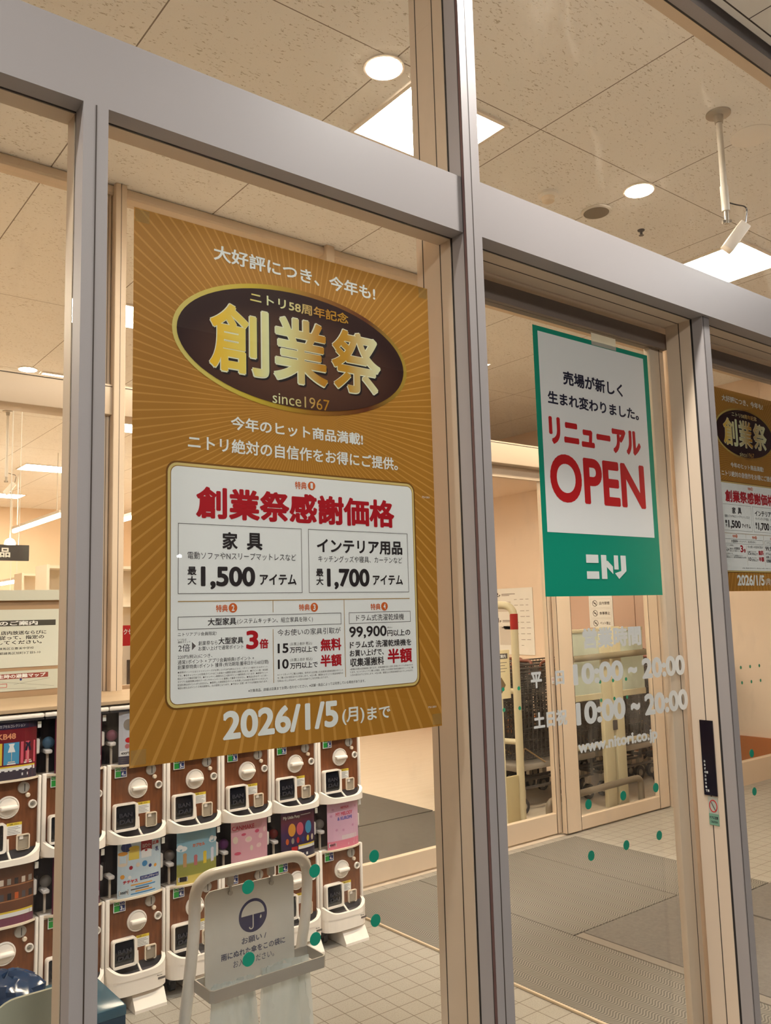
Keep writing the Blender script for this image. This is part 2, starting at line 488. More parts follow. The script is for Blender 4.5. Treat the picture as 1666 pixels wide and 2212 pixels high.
# ------------------------------------------------------------------ the setting: shell
CH = 3.864
struct(MB().box(-6, 9.0, 0.05, 16, CH, CH + 0.1, m_ceil).build('ceiling'), 'cream rock wool ceiling boards with fine dark flecks and thin joints', 'ceiling')
struct(MB().box(-6, 9.0, -0.05, 2.70, -0.1, 0.0, m_tile).build('floor'), 'small square pale stone tiles of the entrance vestibule floor', 'floor')
fl2 = MB().box(-6, 9.0, 2.70, 16, -0.1, 0.0, m_wood)
struct(fl2.build('floor_shop'), 'pale wooden floor of the shop beyond the inner doors', 'floor')
struct(MB().box(-6, 10, -14, -0.05, -0.15, -0.05, mat('night_paving', (132, 128, 121), 0.8, var=0.1)).build('floor_outside'))
soff = MB().box(-5, 8, -4.0, -0.075, 3.665, 3.75, mat('soffit_board', (226, 222, 214), 0.7, var=0.02, vscale=3))
for jx in (-2.35, -1.44, -0.53, 0.38, 1.29, 2.20, 3.11, 4.02):
    soff.box(jx - .002, jx + .002, -4, -0.10, 3.6645, 3.667, GROOVE)
soff.box(-5, 8, -0.105, -0.10, 3.664, 3.667, GROOVE)
struct(soff.build('ceiling_outside'), 'grey flat boards of the canopy ceiling outside the shop front', 'ceiling')
struct(MB().box(-6, 9, 16, 16.2, 0, CH, mat('far_wall_paint', (236, 214, 188), 0.8)).build('wall_back'), 'bright beige far wall of the shop', 'wall')
struct(MB().box(-6.2, -6, 0.05, 16, 0, CH, PEACH).build('wall_left'))
wr = MB().box(7.5, 7.7, 0.05, 16, 0, CH, PEACH)
struct(wr.build('wall_right'), 'plain peach wall beside the cart bay', 'wall')
bb = MB().box(7.47, 7.5, 2.80, 8.0, 0.02, 0.30, mat('orange_wood', (176, 104, 50), 0.45, var=0.12, vscale=6))
struct(bb.build('baseboard_right'), 'orange wooden skirting board along the peach wall', 'skirting board')
# lowered ceiling over the cart bay
struct(MB().box(4.4, 7.5, 4.25, 8.0, 3.10, 3.16, PEACH).build('ceiling_cart_bay'), 'lowered peach ceiling over the cart bay', 'ceiling')
struct(MB().box(5.0, 7.5, 8.0, 8.15, 0, CH, PEACH).build('wall_cart_bay'))

# mats in the floor
def flat(name, x0, x1, y0, y1, h, m, label, cat):
    return tag(MB().box(x0, x1, y0, y1, 0.0, h, m, 0.002, 1).build(name), label, cat)
flat('entrance_mat', 2.20, 2.80, 0.16, 2.62, 0.008, m_mat, 'brown ribbed mat strip between the pale tiles and the dark carpet square', 'mat')
flat('entrance_mat', 2.806, 3.68, 1.44, 2.62, 0.008, m_mat, 'ribbed mat piece behind the dark carpet square, up to the inner doors', 'mat')
flat('entrance_mat', 3.686, 4.25, 1.215, 2.62, 0.008, m_mat, 'narrow ribbed mat strip along the pale tiles by the right inner doors', 'mat')
mc = mat('dark_carpet', (104, 98, 92), 0.95, var=0.25, vscale=60, bump=0.5, bscale=300)
flat('carpet_square', 2.87, 3.68, 0.16, 1.43, 0.010, mc, 'dark mottled carpet square set into the ribbed matting', 'carpet')
flat('carpet_square', 3.70, 4.6, 0.16, 1.205, 0.010, mc, 'dark carpet piece seen through the right hand glass bay', 'carpet')
flat('mat_edge_strip', 2.185, 2.198, 0.16, 2.62, 0.011, mat('brass_strip', (206, 188, 160), 0.35, 0.3), 'thin shiny metal strip edging the ribbed mat against the tiles', 'edging strip')
flat('mat_edge_strip', 2.806, 2.866, 0.16, 1.43, 0.009, mat('grooved_strip', (120, 112, 102), 0.6), 'grey grooved strip between ribbed mat and dark carpet square', 'edging strip')
mg = mat('grey_needle_felt', (92, 86, 80), 0.95, var=0.12, vscale=20)
flat('shop_mat', 2.2, 4.05, 2.86, 3.895, 0.008, mg, 'dark grey mat just inside the inner doors', 'mat')
flat('shop_mat', 2.2, 4.05, 3.92, 5.2, 0.008, mg, 'dark grey mat further into the shop before the pale wooden floor', 'mat')

# ------------------------------------------------------------------ the shop front
def mull(name, x0, x1, y0, yg, y1, z0, z1, grooves_front, grooves_in, label):
    """vertical mullion: grey outside the gasket, cream inside"""
    p = sthing(name); p['label'] = label; p['category'] = 'mullion'
    o = MB().box(x0, x1, y0, yg - 0.004, z0, z1, G)
    for g in grooves_front: o.box(g - .0012, g + .0012, y0 - .0006, y0 + .001, z0, z1, GROOVE)
    o.build('outer_profile', p)
    MB().box(x0 + .002, x1 - .002, yg - 0.004, yg + 0.004, z0, z1, GASKET).build('gasket', p)
    i = MB().box(x0, x1, yg + 0.004, y1, z0, z1, CREAM)
    for g in grooves_in:
        i.box(x0 - .0006, x0 + .001, g - .0014, g + .0014, z0, z1, GROOVE); i.box(x1 - .001, x1 + .0006, g - .0014, g + .0014, z0, z1, GROOVE)
    i.build('inner_profile', p)
    return p
HZ0, HZ1, TOPZ = 2.520, 2.664, 3.635
cmul = mull('trim_1', 0.809, 0.862, -0.056, 0.0, 0.133, 0.0, TOPZ, (0.833,), (0.042, 0.108), 'tall central mullion running from floor to canopy, left of the door with the green poster')
s = MB(); s.box(0.8078, 0.8092, -0.055, -0.046, 0, TOPZ, MAROON); s.box(0.8076, 0.8085, -0.0478, -0.0460, 0, TOPZ, GASKET)
s.build('seal', cmul)
mull('trim_2', -0.113, -0.068, -0.045, 0.0, 0.042, 0.0, HZ0, (-0.090,), (), 'slim grey mullion left of the gold poster')
mull('trim_3', 1.856, 1.896, -0.041, 0.0, 0.094, 0.0, HZ0, (1.8615,), (0.045,), 'mullion right of the green poster, carrying the black strip sign')
mull('trim_4', 3.02, 3.07, -0.045, 0.0, 0.10, 0.0, HZ0, (3.045,), (0.045,), 'mullion beyond the right edge bay')
mull('trim_5', -1.80, -1.75, -0.045, 0.0, 0.042, 0.0, HZ0, (), (), 'mullion beyond the left edge bay')
mull('trim_6', 4.0, 4.053, -0.056, 0.0, 0.133, 0.0, TOPZ, (), (), 'tall mullion far to the right')
def beam(name, x0, x1, y0, y1, label, grooves=()):
    p = sthing(name); p['label'] = label; p['category'] = 'header'
    MB().box(x0, x1, y0, -0.004, HZ0, HZ1, G).build('outer_profile', p)
    MB().box(x0, x1, -0.004, 0.004, HZ0 + .002, HZ1 - .002, GASKET).build('gasket', p)
    i = MB().box(x0, x1, 0.004, y1, HZ0, HZ1, CREAM)
    for g in grooves: i.box(x0, x1, g - .0015, g + .0015, HZ0 - .0006, HZ0 + .001, GROOVE)
    i.build('inner_profile', p)
beam('trim_7', -1.80, 0.808, -0.0445, 0.046, 'wide grey header beam above the gold poster bay')
beam('trim_8', 0.863, 4.0, -0.053, 0.094, 'wide grey header beam above the sliding doors', (0.048,))
# head of the upper windows
p = sthing('trim_9'); p['label'] = 'brown head frame of the upper glazing under the canopy'; p['category'] = 'frame'
MB().box(-1.8, 4.1, -0.05, -0.004, 3.64, 3.70, G).build('outer_profile', p)
MB().box(-1.8, 4.1, -0.004, 0.004, 3.642, 3.70, GASKET).build('gasket', p)
MB().box(-1.8, 4.1, 0.004, 0.045, 3.64, 3.70, CREAM).build('inner_profile', p)
struct(MB().box(-6, 9, -0.06, 0.05, 3.70, 4.0, G).build('wall_front'))
struct(MB().box(-6, -1.8, -0.05, 0.05, -0.05, 3.7, G).build('wall_front_left'))
struct(MB().box(4.053, 9, -0.05, 0.05, -0.05, 3.7, G).build('wall_front_right'))
def pane(name, x0, x1, z0, z1, y, m, label, t=0.005):
    o = MB().box(x0, x1, y - t, y, z0, z1, m).build(name)
    struct(o, label, 'window'); return o
pane('window_1', -1.75, -0.113, 0.05, HZ0, 0.0, GLASS, 'glass of the bay left of the slim mullion')
pane('window_2', -0.068, 0.809, 0.05, HZ0, 0.0, GLASS, 'glass of the bay behind which the gold poster hangs')
pane('window_3', -1.75, 0.809, HZ1, 3.64, 0.0, GLASS, 'upper left glass above the header beam')
pane('window_4', 0.862, 4.0, HZ1, 3.64, 0.0, GLASS, 'upper right glass above the sliding doors')
for i, (x0, x1) in enumerate(((-1.75, -0.113), (-0.068, 0.809))):
    struct(MB().box(x0, x1, -0.04, 0.04, 0.0, 0.05, G).build('trim_%d' % (10 + i)))

def door_leaf(name, x0, x1, y, sl, sr, label, top=2.50, bot=0.10, g=GLASS):
    p = sthing(name); p['label'] = label; p['category'] = 'sliding door'
    def stile(a, b):
        o = MB().box(a, b, y - .001, y + .022, 0.01, top, CREAM, 0.004, 2)
        o.box((a + b) / 2 + .012, (a + b) / 2 + .0145, y - .0018, y, 0.01, top, GROOVE)
        o.build('stile', p)
    stile(x0, x0 + sl); stile(x1 - sr, x1)
    MB().box(x0 + .001, x1 - .001, y - .018, y + .02, top - 0.052, top, mat('shaded_rail', (120, 106, 96), 0.5)).build('top_rail', p)  # backlit shade of the rail is put into its darker colour
    MB().box(x0 + sl, x1 - sr, y - .018, y + .02, 0.01, bot, CREAM).build('bottom_rail', p)
    MB().box(x0 + .004, x1 - .004, y - .0045, y - .0015, bot, top - .052, g).build('glass_pane', p)
    return p
door_leaf('door_1', 0.866, 1.874, 0.12, 0.03, 0.080, 'glass sliding door leaf with the green poster and white opening hours')
door_leaf('door_2', 1.900, 3.02, 0.12, 0.05, 0.05, 'glass sliding door leaf at the right edge with the second gold poster')
struct(MB().box(0.862, 4.0, 0.094, 0.15, 2.515, 2.66, CREAM).build('trim_12'), 'door track box above the sliding leaves', 'track')
struct(MB().box(0.862, 4.0, 0.08, 0.16, 0.0, 0.012, SILVER).build('trim_13'))

# ------------------------------------------------------------------ inner glazed partition (y = 2.73)
IY = 2.73
struct(MB().box(-6, 7.5, IY - .06, IY + .05, CH - 0.055, CH, CREAM, 0.01, 1).build('trim_14'), 'slim frame of the inner partition along the ceiling', 'frame')
bm_ = MB().box(-6, 7.5, IY - .07, IY + .10, 2.632, 2.790, CREAM, 0.006, 2)
bm_.box(-6, 7.5, IY - .072, IY - .069, 2.775, 2.778, GROOVE)
struct(bm_.build('trim_15'), 'cream box beam above the inner doors', 'beam')
def post(x0, x1, name, label=None, y0=IY - .09, y1=IY + .07, z1=CH, gr=()):
    o = MB().box(x0, x1, y0, y1, 0, z1, CREAM, 0.003, 1)
    for g in gr: o.box(g - .0012, g + .0012, y0 - .0006, y0 + .001, 0, z1, GROOVE)
    struct(o.build(name), label, 'post' if label else None)
post(0.925, 0.985, 'trim_16', 'cream post of the inner partition beside the gold poster', gr=(0.955,))
post(0.885, 0.922, 'trim_17', None, IY - .04, IY + .04, gr=(0.905,))
post(2.24, 2.30, 'trim_18')
post(5.50, 5.60, 'trim_19', 'cream jamb where the inner doors end', gr=(5.53, 5.56), z1=2.64)
pane('window_5', -6, 0.885, 1.75, 2.632, IY, GLASS_IN, 'inner glass above the notice board')
pane('window_6', 0.985, 2.24, 1.28, 2.632, IY, GLASS_IN, 'inner glass behind the gold poster')
pane('window_7', -6, 7.5, 2.790, CH - .055, IY, GLASS_IN, 'inner glass above the cream box beam')
pane('window_8', 5.60, 7.5, 0.20, 2.632, IY, GLASS_IN, 'fixed inner glass at the right, with six green dots')
struct(MB().box(5.60, 7.5, IY - .03, IY + .03, 0.0, 0.20, CREAM).build('trim_20'), 'cream bottom rail of the fixed inner glass at the right', 'rail')
struct(MB().box(-6, 0.885, IY - .035, IY + .035, 1.706, 1.754, mat('pale_rail', (204, 204, 188), 0.4)).build('trim_21'), 'pale horizontal rail above the notice board', 'rail')
nb = mat('tan_plywood', (166, 136, 104), 0.6, var=0.06, vscale=4)
struct(MB().box(-6, 0.885, IY - .02, IY + .01, 0.0, 1.706, nb).build('wall_notice_board'), 'tan board behind the notices above the capsule machines', 'board')
struct(MB().box(0.985, 2.24, IY - .02, IY + .01, 0.0, 1.28, nb).build('wall_low_panel'))
def inner_leaf(name, x0, x1, y, sl, sr, z1b, label):
    p = sthing(name); p['label'] = label; p['category'] = 'sliding door'
    for a, b in ((x0, x0 + sl), (x1 - sr, x1)):
        o = MB().box(a, b, y - .025, y + .02, 0.012, 2.63, CREAM, 0.003, 1)
        o.box(a - .0008, a + .0008, y - .0258, y - .022, 0.012, 2.63, GROOVE); o.box(b - .0008, b + .0008, y - .0258, y - .022, 0.012, 2.63, GROOVE)
        o.build('stile', p)
    MB().box(x0 + sl, x1 - sr, y - .02, y + .02, 0.012, z1b, CREAM, 0.003, 1).build('bottom_rail', p)
    MB().box(x0 + sl, x1 - sr, y - .02, y + .02, 2.55, 2.63, CREAM).build('top_rail', p)
    MB().box(x0 + sl, x1 - sr, y - .002, y + .002, z1b, 2.55, GLASS_IN).build('glass_pane', p)
inner_leaf('door_3', 2.30, 3.30, IY + .02, 0.06, 0.06, 0.13, 'inner sliding door leaf before the pale wooden floor')
inner_leaf('door_4', 3.26, 4.25, IY + .03, 0.06, 0.05, 0.15, 'inner sliding door leaf in front of the tall cart bay post')
inner_leaf('door_5', 4.235, 5.48, IY - .03, 0.155, 0.13, 0.105, 'inner sliding door leaf in front of the frosted cart gate')

# ------------------------------------------------------------------ lamps
def square_light(x, y, z, e, label, w=0.55, d=0.44, group='square ceiling panel lights', col=WARM):
    t = thing('ceiling_panel_light', label, 'ceiling light', (x, y, z), group=group)
    f = MB(); f.box(-w / 2 - .02, w / 2 + .02, -d / 2 - .02, -d / 2, -.012, 0, WHITE); f.box(-w / 2 - .02, w / 2 + .02, d / 2, d / 2 + .02, -.012, 0, WHITE)
    f.box(-w / 2 - .02, -w / 2, -d / 2, d / 2, -.012, 0, WHITE); f.box(w / 2, w / 2 + .02, -d / 2, d / 2, -.012, 0, WHITE)
    f.build('frame', t)
    MB().box(-w / 2, w / 2, -d / 2, d / 2, -.010, -.001, emit('panel_lamp_%g_%g' % (e, col[2]), col, e)).build('diffuser', t)
square_light(1.93, 1.315, CH, PANEL_E, 'square ceiling light crossed by the tall central mullion')
square_light(4.63, 1.35, CH, PANEL_E, 'square ceiling light glowing behind the hanging pole camera')
square_light(-2.2, 1.315, CH, PANEL_E * .3, 'unseen dim ceiling light added beyond the left edge to brighten the vestibule')  # added out of view, weak, to lift the left end of the vestibule
square_light(1.74, 4.50, CH, STORE_E, 'shop ceiling panel just left of the gold poster top corner')
square_light(1.76, 6.46, CH, STORE_E * .4, 'small dim ceiling panel beside the round shop downlight', 0.3, 0.3)
square_light(3.12, 8.1, CH, STORE_E, 'shop ceiling panel under the beam, left of the gold poster')
square_light(3.09, 11.3, CH, STORE_E, 'shop ceiling panel right of the small hanging camera', 0.7, 0.5)
square_light(3.2, 14.4, CH, STORE_E, 'farthest shop ceiling panel at the left picture edge', 0.7, 0.5)
for i, (px, py) in enumerate(((-1.5, 4.6), (5.2, 10.0), (0.2, 8.1), (6.6, 12.0), (-1.2, 11.8), (3.3, 5.4))):
    square_light(px, py, CH, STORE_E, ['shop ceiling panel far to the left', 'shop ceiling panel beyond the cart bay', 'shop ceiling panel left of the hanging tube lights', 'shop ceiling panel at the back right', 'shop ceiling panel at the back left', 'shop ceiling panel over the pale wooden floor'][i], 0.7, 0.5)
square_light(6.0, 4.6, 3.10, STORE_E * .35, 'unseen ceiling panel added above the inner doors to light the cart bay', 0.6, 0.6)  # this panel and the next are added, unseen, to light the bay
square_light(5.6, 6.6, 3.10, STORE_E * .35, 'unseen rear ceiling panel added to light the cart bay', 0.6, 0.6)
def downlight(x, y, z, e, label, r=0.075, col=WARM, group='round downlights'):
    t = thing('downlight', label, 'downlight', (x, y, z), group=group)
    MB().lathe((0, 0, 0), [(r + .012, 0), (r + .012, -.006), (r, -.008), (r, -.002)], WHITE, 'z').build('ring', t)
    MB().lathe((0, 0, 0), [(r, -.002), (r, -.009), (r * .7, -.012)], emit('downlight_%g_%g' % (e, col[2]), col, e), 'z').build('lens', t)
downlight(1.487, 1.09, CH, DOWN_E, 'round downlight left of the tall central mullion')
downlight(3.266, 1.104, CH, DOWN_E, 'round downlight right of the tall central mullion, beside the pole camera')
downlight(1.473, 6.296, CH, DOWN_E, 'round downlight above the cream beam at the left')
downlight(5.05, 1.10, CH, DOWN_E, 'round downlight at the right end of the vestibule')
for i, (px, py) in enumerate(((1.2, -0.36), (-1.6, -0.45), (3.9, -0.45))):
    downlight(px, py, 3.665, SOFFIT_E, ['canopy downlight outside above the central mullion', 'canopy downlight outside above the left edge', 'canopy downlight outside at the right'][i], 0.08, COOL, 'canopy downlights')
for px, py, lb in ((-.7, -3.3, 'unseen square light added behind the viewer to brighten the poster'),):  # added lamp, out of view: frontal light for poster and facade
    square_light(px, py, 3.665, 136.0, lb, 0.6, 0.6, 'added front lights', COOL)

def hung_tube(x, y0, y1, z, label):
    t = thing('hanging_tube_light', label, 'tube light', (x, y0, z), group='hanging tube lights')
    L = y1 - y0
    MB().box(-.03, .03, 0, L, 0.03, 0.07, WHITE).build('housing', t)
    MB().lathe((0, 0, 0), [(0.026, 0.0), (0.026, L)], emit('tube_lamp', WARM, 30), 'y', 12).build('tube', t)
    for k in (0.08, 0.92): MB().tube([(0, L * k, 0.07), (0, L * k, CH - z)], 0.006, STEELP, 6).build('hanger', t)
hung_tube(2.88, 9.88, 12.2, 3.0, 'long bright hanging tube light above the dark hanging sign')
hung_tube(4.3, 12.0, 13.2, 2.55, 'short hanging tube light in the distance right of the dark hanging sign')
hung_tube(3.3, 13.5, 15.0, 2.3, 'short hanging tube light below the dark hanging sign')
hung_tube(3.95, 9.6, 11.2, 3.05, 'hanging tube light seen in the gap left of the gold poster')
for (px, py, pz, lb) in ((1.56, 7.1, 2.36, 'bright globe lamp glaring in front of the dark hanging sign'), (3.05, 13.0, 2.02, 'small round spot lamp right below the dark hanging sign')):
    t = thing('hanging_globe_lamp', lb, 'lamp', (px, py, pz), group='shop spot lamps')
    MB().sphere((0, 0, 0), 0.05, emit('globe_lamp', (1, .85, .65), 60)).build('globe', t)
    MB().tube([(0, 0, 0.05), (0, 0, CH - pz)], 0.006, STEELP, 6).build('hanger', t)

# ceiling fittings
def round_plate(name, label, cat, x, y, r, m1, m2, h=0.012):
    t = thing(name, label, cat, (x, y, CH))
    MB().lathe((0, 0, 0), [(r, 0), (r, -h * .6), (r * .93, -h)], m1, 'z').build('rim', t)
    MB().lathe((0, 0, 0), [(r * .86, -h * .9), (r * .84, -h * 1.15), (r * .3, -h * 1.2)], m2, 'z').build('cover', t)
round_plate('ceiling_speaker', 'round grey mesh ceiling speaker right of the smoke detector', 'speaker', 3.272, 1.40, 0.085, STEELP, mat('speaker_mesh', (128, 118, 104), 0.7))
round_plate('access_cover', 'round flush white ceiling cover beside the hanging pole', 'ceiling cover', 3.268, 0.456, 0.10, mat('bright_white_plastic', (250, 246, 240), .4), mat('bright_white_plastic', (250, 246, 240), .4), 0.006)
t = thing('smoke_detector', 'white dome smoke detector near the header beam', 'smoke detector', (2.883, 1.421, CH))
MB().lathe((0, 0, 0), [(.055, 0), (.055, -.016), (.036, -.024)], mat('bright_white_plastic', (250, 246, 240), .4), 'z').build('base', t)
MB().lathe((0, 0, 0), [(.036, -.024), (.034, -.046), (.024, -.052)], IVORY, 'z').build('sensor', t)
t = thing('sprinkler_head', 'tiny dark sprinkler head on the ceiling right of the speaker', 'sprinkler', (3.699, 1.40, CH))
MB().lathe((0, 0, 0), [(.022, 0), (.02, -.006), (.008, -.008), (.008, -.03), (.016, -.034)], GREYP, 'z', 16).build('nozzle', t)

def pole_cam(x, y, z0, zc, L, rz, label, sc=1.0):
    t = thing('hanging_pole_camera', label, 'camera', (x, y, zc), rz)
    MB().lathe((0, 0, 0), [(.055 * sc, 0), (.055 * sc, -.008), (.022 * sc, -.014), (.018 * sc, -.05 * sc)], SILVER, 'z').build('ceiling_plate', t)
    d = z0 - zc
    MB().tube([(0, 0, -.03), (0, 0, d + .16 * sc)], .014 * sc, STEELP).build('upper_pole', t)
    MB().tube([(0, 0, d + .17 * sc), (0, 0, d + .05 * sc)], .018 * sc, STEELP).build('lower_sleeve', t)
    j = MB(); j.tube([(0, 0, d + .06 * sc), (0, 0, d - .01)], .011 * sc, SILVER); j.tube([(-.02 * sc, 0, d), (.02 * sc, 0, d)], .010 * sc, SILVER)
    j.build('swivel_joint', t)
    b = MB()
    ca, sa = math.cos(R(52)), math.sin(R(52))
    vs = []; fs = []
    w, h, l = .024 * sc, .026 * sc, .074 * sc
    tmp = MB().box(-l, l, -w, w, -h, h, WHITE, 0.005, 2)
    tmp.v = [(p[0] * ca - p[2] * sa + .035 * sc, p[1], p[0] * sa + p[2] * ca + d - .075 * sc) for p in tmp.v]
    tmp.build('camera_body', t)
    MB().tube(fillet([(.085 * sc, 0, d - .01 * sc), (.10 * sc, 0, d + .07 * sc), (.05 * sc, 0, d + .08 * sc), (.02, 0, d + .09 * sc)], .05, 5), .003, DARK, 6).build('cable', t)
pole_cam(2.957, 0.45, 3.335, CH, 0, R(-38), 'white camera tilted on a ceiling pole in front of the right panel light')
pole_cam(1.73, 8.0, 3.10, CH, 0, R(-20), 'small camera on a ceiling pole in the shop at the left edge')

# ------------------------------------------------------------------ gold posters
def mm(*a): return [v / 1000 for v in a]
def gold_poster(loc, sc, label, flash=True):
    t = thing('gold_sale_poster', label, 'poster', loc, group=None)
    t.scale = (sc, sc, sc)
    t.scale = (1, 1, 1)
    def K(b):                                      # scale the geometry itself
        b.v = [(p[0] * sc, p[1], p[2] * sc) for p in b.v]; return b
    W_, H_ = 0.728, 1.030
    sh = MB().box(0, W_, 0, 0.0006, 0, H_, m_gold if sc == 1 else GOLD2)
    K(sh).build('sheet', t)
    y1, y2, y3, y4 = -.0004, -.0008, -.0012, -.0016
    def T(nm, s_, a, m, bold=0.02, y=y1):
        b = MB(); b.text(s_, *mm(*a), y, m, bold); K(b).build(nm, t)
    T('heading_lettering', '大好評につき、今年も!', (164, 569, 966, 999), PRINTW, .022)
    T('heading_lettering', '今年のヒット商品満載!', (200, 524, 625, 652), PRINTW, .022)
    T('heading_lettering', 'ニトリ絶対の自信作をお得にご提供。', (109, 621, 577, 606), PRINTW, .02)
    T('date_lettering', '2026/1/5', (180, 443, 27, 81), PRINTW, .035)
    T('date_lettering', '(月)', (453, 510, 28, 63), PRINTW, .02)
    T('date_lettering', 'まで', (518, 580, 32, 59), PRINTW, .02)
    T('print_code', '751201', (690, 713, 519, 523), PRINTW, 0)
    T('print_code', '751201', (688, 712, 42, 46), PRINTW, 0)
    if flash:
        tape = film('clear_tape', (200, 180, 120), .35, .2)
        for a, b_, c_, d_ in ((.002, .03, 1.003, 1.028), (.70, .726, 1.003, 1.028), (.002, .03, .004, .03), (.70, .726, .004, .028)):
            K(MB().rect(a, b_, c_, d_, y1, tape)).build('corner_tape', t)
    # emblem
    e = MB(); cx, cz = .3655, .812
    E1 = [(cx + .2895 * math.cos(2 * math.pi * i / 72), cz + .1345 * math.sin(2 * math.pi * i / 72)) for i in range(72)]
    E2 = [(cx + .2800 * math.cos(2 * math.pi * i / 72), cz + .1245 * math.sin(2 * math.pi * i / 72)) for i in range(72)]
    e.poly(E1, y1, m_goldring if sc == 1 else RING2); e.poly(E2, y2, m_oval if sc == 1 else OVAL2)
    em = K(e).build('emblem', t)
    gt = m_goldtext if sc == 1 else GT2
    dk = mat('deep_brown_ink', (24, 8, 6), .5); pale = mat('pale_gold_print', (228, 226, 196), .4)
    l = MB(); l.text('ニトリ58周年記念', *mm(245, 491, 895, 919), y3, gt, .02); K(l).build('emblem_lettering', em)
    for i, ch in enumerate('創業祭'):
        x0 = 153 + i * 145; l = MB()
        l.text(ch, *mm(x0 + 4, x0 + 134 + 4, 735, 875), y3, dk, .034)
        l.text(ch, *mm(x0 - 1, x0 + 135, 738, 883), y3 - .0002, pale, .032)
        l.text(ch, *mm(x0 + 1, x0 + 135, 741, 881), y4, gt, .021); K(l).build('emblem_lettering', em)
    l = MB(); l.text('since1967', *mm(295, 436, 691, 715), y3, gt, .0)
    K(l).build('emblem_lettering', em)
    # offer panel
    pn = MB()
    o1 = rrect(.065, .668, .092, .552, .022); o2 = rrect(.0685, .6645, .0955, .5485, .019); o3 = rrect(.0735, .6605, .1005, .5435, .015); o4 = rrect(.075, .659, .102, .542, .014)
    pn.poly(o1, y1, mat('dark_gold_print', (120, 78, 24), .4)); pn.poly(o2, y1 - .0001, mat('light_gold_print', (214, 190, 120), .4)); pn.poly(o3, y1 - .0002, mat('mid_gold_print', (150, 108, 44), .4)); pn.poly(o4, y2, PAPER)
    pan = K(pn).build('offer_panel', t)
    q = MB()
    def fr(a): q.frame(*mm(*a), .0011, y3, GREYINK)
    fr((89, 360, 302, 434)); fr((376, 642, 302, 434)); fr((89, 455, 236, 260)); fr((475, 644, 236, 260))
    for a in ((89, 643, 287.2, 288.8), (290, 291.2, 264, 287), (289.5, 290.7, 126, 231), (462.5, 463.8, 126, 287)): q.rect(*mm(*a), y3, GOLDLINE)
    def P(s_, a, m=BLACKINK, bold=.015):
        b = MB(); b.text(s_, *mm(*a), y3, m, bold); K(b).build('panel_lettering', pan)
    P('特典', (346, 374, 516, 532), ORANGE, .02)
    P('創業祭感謝価格', (125, 606, 445, 507), RED, .036)
    for s_, a in (('家', (180, 213, 387, 421)), ('具', (233, 268, 387, 421)), ('インテリア用品', (397, 626, 385, 415))): P(s_, a, BLACKINK, .03)
    P('電動ソファやNスリープマットレスなど', (108, 346, 367, 381)); P('キッチングッズや寝具、カーテンなど', (400, 625, 366, 380))
    for a in ((108, 126, 337, 353), (394, 412, 336, 352)): P('最', a, BLACKINK, .025)
    for a in ((108, 126, 319, 335), (394, 412, 318, 334)): P('大', a, BLACKINK, .025)
    P('1,500', (135, 251, 310, 354), BLACKINK, .035); P('1,700', (421, 532, 309, 353), BLACKINK, .035)
    P('アイテム', (261, 346, 318, 340), BLACKINK, .03); P('アイテム', (541, 625, 318, 340), BLACKINK, .03)
    for n_, (tx, a, cx_) in {'1': (None, None, 386.5), '2': ('特典', (166, 191, 267, 281), 202), '3': ('特典', (351, 377, 266, 279.5), 388), '4': ('特典', (533, 560, 264, 278), 571)}.items():
        cz_ = {'1': 525, '2': 274.5, '3': 272.5, '4': 271.5}[n_]
        if tx: P(tx, a, ORANGE, .02)
        q.disc(cx_ / 1000, cz_ / 1000, .0092, y3, ORANGE); q.text(n_, *mm(cx_ - 3, cx_ + 3, cz_ - 6, cz_ + 6), y4, PAPER, .03)
    P('大型家具', (149, 209, 242, 256), BLACKINK, .02); P('(システムキッチン、組立家具を除く)', (211, 384, 242, 254)); P('ドラム式洗濯乾燥機', (494, 625, 241, 255))
    P('ニトリアプリ会員限定!', (89, 167, 224, 231)); P('いつもは', (89, 106, 216, 220), GREYINK, 0); P('通常ポイント', (89, 114, 211.5, 215.5), GREYINK, 0)
    P('2倍', (90, 113, 196, 210), BLACKINK, .01); q.poly([(.117, .198), (.125, .2055), (.117, .213)], y3, GREYINK)
    P('創業祭なら', (130, 169, 206, 214)); P('大型家具', (171, 224, 206, 219), BLACKINK, .02); P('お買い上げで通常ポイント', (130, 224, 196, 204))
    P('3', (230, 257, 194, 230), RED, .035); P('倍', (259, 279, 194, 213), RED, .035)
    P('220円(税込)につき、', (89, 158, 182, 190)); P('通常1ポイント + アプリ会員特典1ポイント +', (89, 247, 173, 181)); P('創業祭特典1ポイント 獲得 (有効期限:獲得日から60日間)', (89, 279, 163, 172))
    if sc == 1:
        tl = ['●通常ポイントとはニトリメンバーズがお買い上げ220円(税込)ごとに、1ポイント獲得できるポイント', 'です。●本キャンペーンの特典ポイントはご入金後3〜4週間を目安に加算されます。●ポイント数・有効期', '限はアプリで確認可能です。●キャンペーン期間内のご入金がポイント獲得条件となります。●通常ポイント', 'やアプリ会員特典は他のクーポンやキャンペーンと重複して獲得できません。●商品以外のサービス料・', '配送料等はポイントがつきません。●獲得した期間限定ポイントを利用したお会計を後日キャンセルした', '場合は使えるポイントの有効期限も、元の期限となります。●予告なく変更・終了する可能性があります。']
        for i, s_ in enumerate(tl): P(s_, (89, 277, 156.5 - i * 5.6, 160.3 - i * 5.6), GREYINK, 0)
        for i, s_ in enumerate(['※ニトリネットでご購入の場合、条件または対象となる家具引取相当額のポイント', 'をご購入日の翌日までに付与します。※法人様、業務およびニトリ配送地域外の', '引取はいたしかねます。※1回のお会計でご注文対象となります。']): P(s_, (299, 457 if i < 2 else 420, 139 - i * 6, 143 - i * 6), GREYINK, 0)
